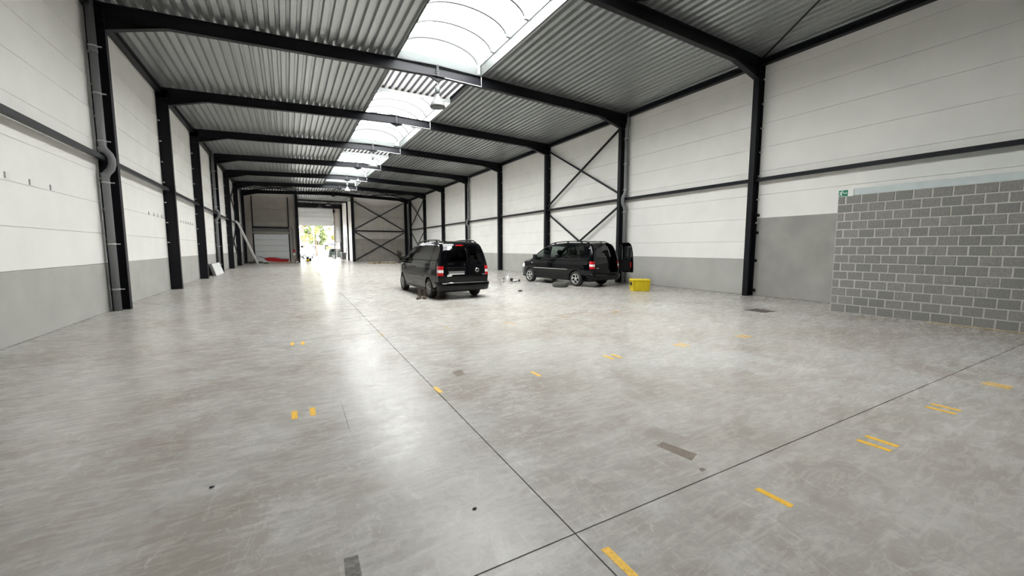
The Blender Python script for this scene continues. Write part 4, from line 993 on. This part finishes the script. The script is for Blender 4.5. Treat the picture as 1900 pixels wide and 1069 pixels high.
# ------------------------------------------------------------------ outside: forecourt, trees, lamp post, houses
struct(B((-60, YOUT+.1, -.25), (80, 190, -.02)).obj('pavement', 'asphalt'))
def tree(loc, h, r, lab, m, seed, n=2600):
    e = tag(empty('tree', loc), lab, 'tree', 'trees outside the door'); rp = random.Random(seed)
    tk = MB().tube([(0, 0, 0), (.05, 0, h*.25), (-.05, .1, h*.5), (.1, 0, h*.8)], [.22, .17, .12, .04], 8)
    for i in range(7):
        a = i*.9; z = h*(.28+.06*i); tk.tube([(0, 0, z), (math.cos(a)*r*.45, math.sin(a)*r*.45, z+h*.10), (math.cos(a)*r*.8, math.sin(a)*r*.8, z+h*.16)], [.07, .05, .02], 6)
    tk.obj('trunk', 'bark', e); lf = MB(); cl = []
    for i in range(26):
        a, u = rp.uniform(0, 6.28), rp.uniform(-.8, 1); q_ = math.sqrt(1-u*u)*rp.uniform(.45, 1)
        cl.append((Vector((math.cos(a)*r*q_, math.sin(a)*r*q_, h*.62+u*h*.34)), rp.uniform(.5, 1)*r*.38))
    for i in range(n):
        c, cr = rp.choice(cl); d = Vector((rp.gauss(0, 1), rp.gauss(0, 1), rp.gauss(0, 1))).normalized()*cr*rp.uniform(.5, 1)
        p = c+d; u_ = Vector((rp.uniform(-1, 1), rp.uniform(-1, 1), rp.uniform(-1, 1))).normalized()*rp.uniform(.12, .24); v_ = u_.cross(Vector((rp.uniform(-1, 1), .3, rp.uniform(-1, 1)))).normalized()*u_.length*.6
        lf.add([p-u_, p+v_, p+u_, p-v_], [(0, 1, 2, 3)])
    o = lf.obj('leaves', m, e); o['kind'] = 'stuff'
tree((2.7, 82, 0), 9.5, 2.5, 'yellow-green tree outside left of the lamp post', 'leaf', 1)
tree((5.1, 90, 0), 7.2, 2.0, 'greener tree outside behind the lamp post', 'leaf2', 2)
tree((9.6, 97, 0), 10.0, 1.7, 'small yellowish tree outside right of the lamp post', 'leaf', 3)
e = tag(empty('lamp_post', (4.1, 78, 0)), 'pale slender lamp post on the forecourt outside', 'lamp post'); MB().tube([(0, 0, 0), (0, 0, 1.1)], .09, 10).obj('base', 'white', e); MB().tube([(0, 0, 1.1), (0, 0, 7.5), (.2, 0, 7.9), (.9, 0, 8.0)], [.065, .045, .04, .035], 10).obj('pole', 'white', e); B((.7, -.12, 7.92), (1.3, .12, 8.05), None, .03).obj('lantern', 'clip', e)
def house(loc, w_, d_, h_, lab, m, gable=True, wins=(2, 3)):
    e = tag(empty('house', loc), lab, 'building'); B((-w_/2, 0, 0), (w_/2, d_, h_)).obj('wall', m, e)
    if gable: MB().prism([(-w_/2-.3, h_), (w_/2+.3, h_), (0, h_+w_*.42)], 1, -.3, d_+.3).obj('roof', 'roof', e)
    else: B((-w_/2-.15, -.15, h_), (w_/2+.15, d_+.15, h_+.25)).obj('roof', 'roof', e)
    for r_ in range(wins[0]):
        for c_ in range(wins[1]):
            x = -w_/2+(c_+.5)*w_/wins[1]; z = 1.0+r_*2.8
            if z+1.4 < h_: f_ = B((x-.55, -.06, z), (x+.55, .02, z+1.4)).obj('window', 'white', e); B((x-.46, -.08, z+.08), (x+.46, -.05, z+1.32)).obj('pane', 'glass_dark', f_)
    B((-.5, -.07, 0), (.5, .02, 2.1)).obj('door', 'boardedge', e)
house((17.8, 105, 0), 8, 9, 8.6, 'pinkish brick house outside at the right of the door opening', 'brickpink')
house((10.0, 108, 0), 6.5, 6, 2.6, 'low pale shed with grey roof outside behind the cars', 'facade', True, (1, 2))
house((-2, 100, 0), 9, 8, 3.2, 'long low white building outside behind the yellow tree', 'facade', False, (1, 3))
house((4, 135, 0), 16, 9, 7.0, 'distant pale terrace far outside beyond the trees', 'facade', True, (2, 5))
e = tag(empty('trailer', (7.6, 90, 0)), 'small yellow trailer body outside among the parked cars', 'trailer')
B((-.65, -.5, 1.2), (.65, .5, 1.85), None, .03).obj('box', 'crate', e); B((-.7, -.6, 1.1), (.7, .6, 1.2)).obj('bed', 'boardedge', e)
for sx in (-.6, .6):
    for sy in (-.5, .5): B((sx-.04, sy-.04, -.02), (sx+.04, sy+.04, 1.1)).obj('leg', 'boardedge', e)
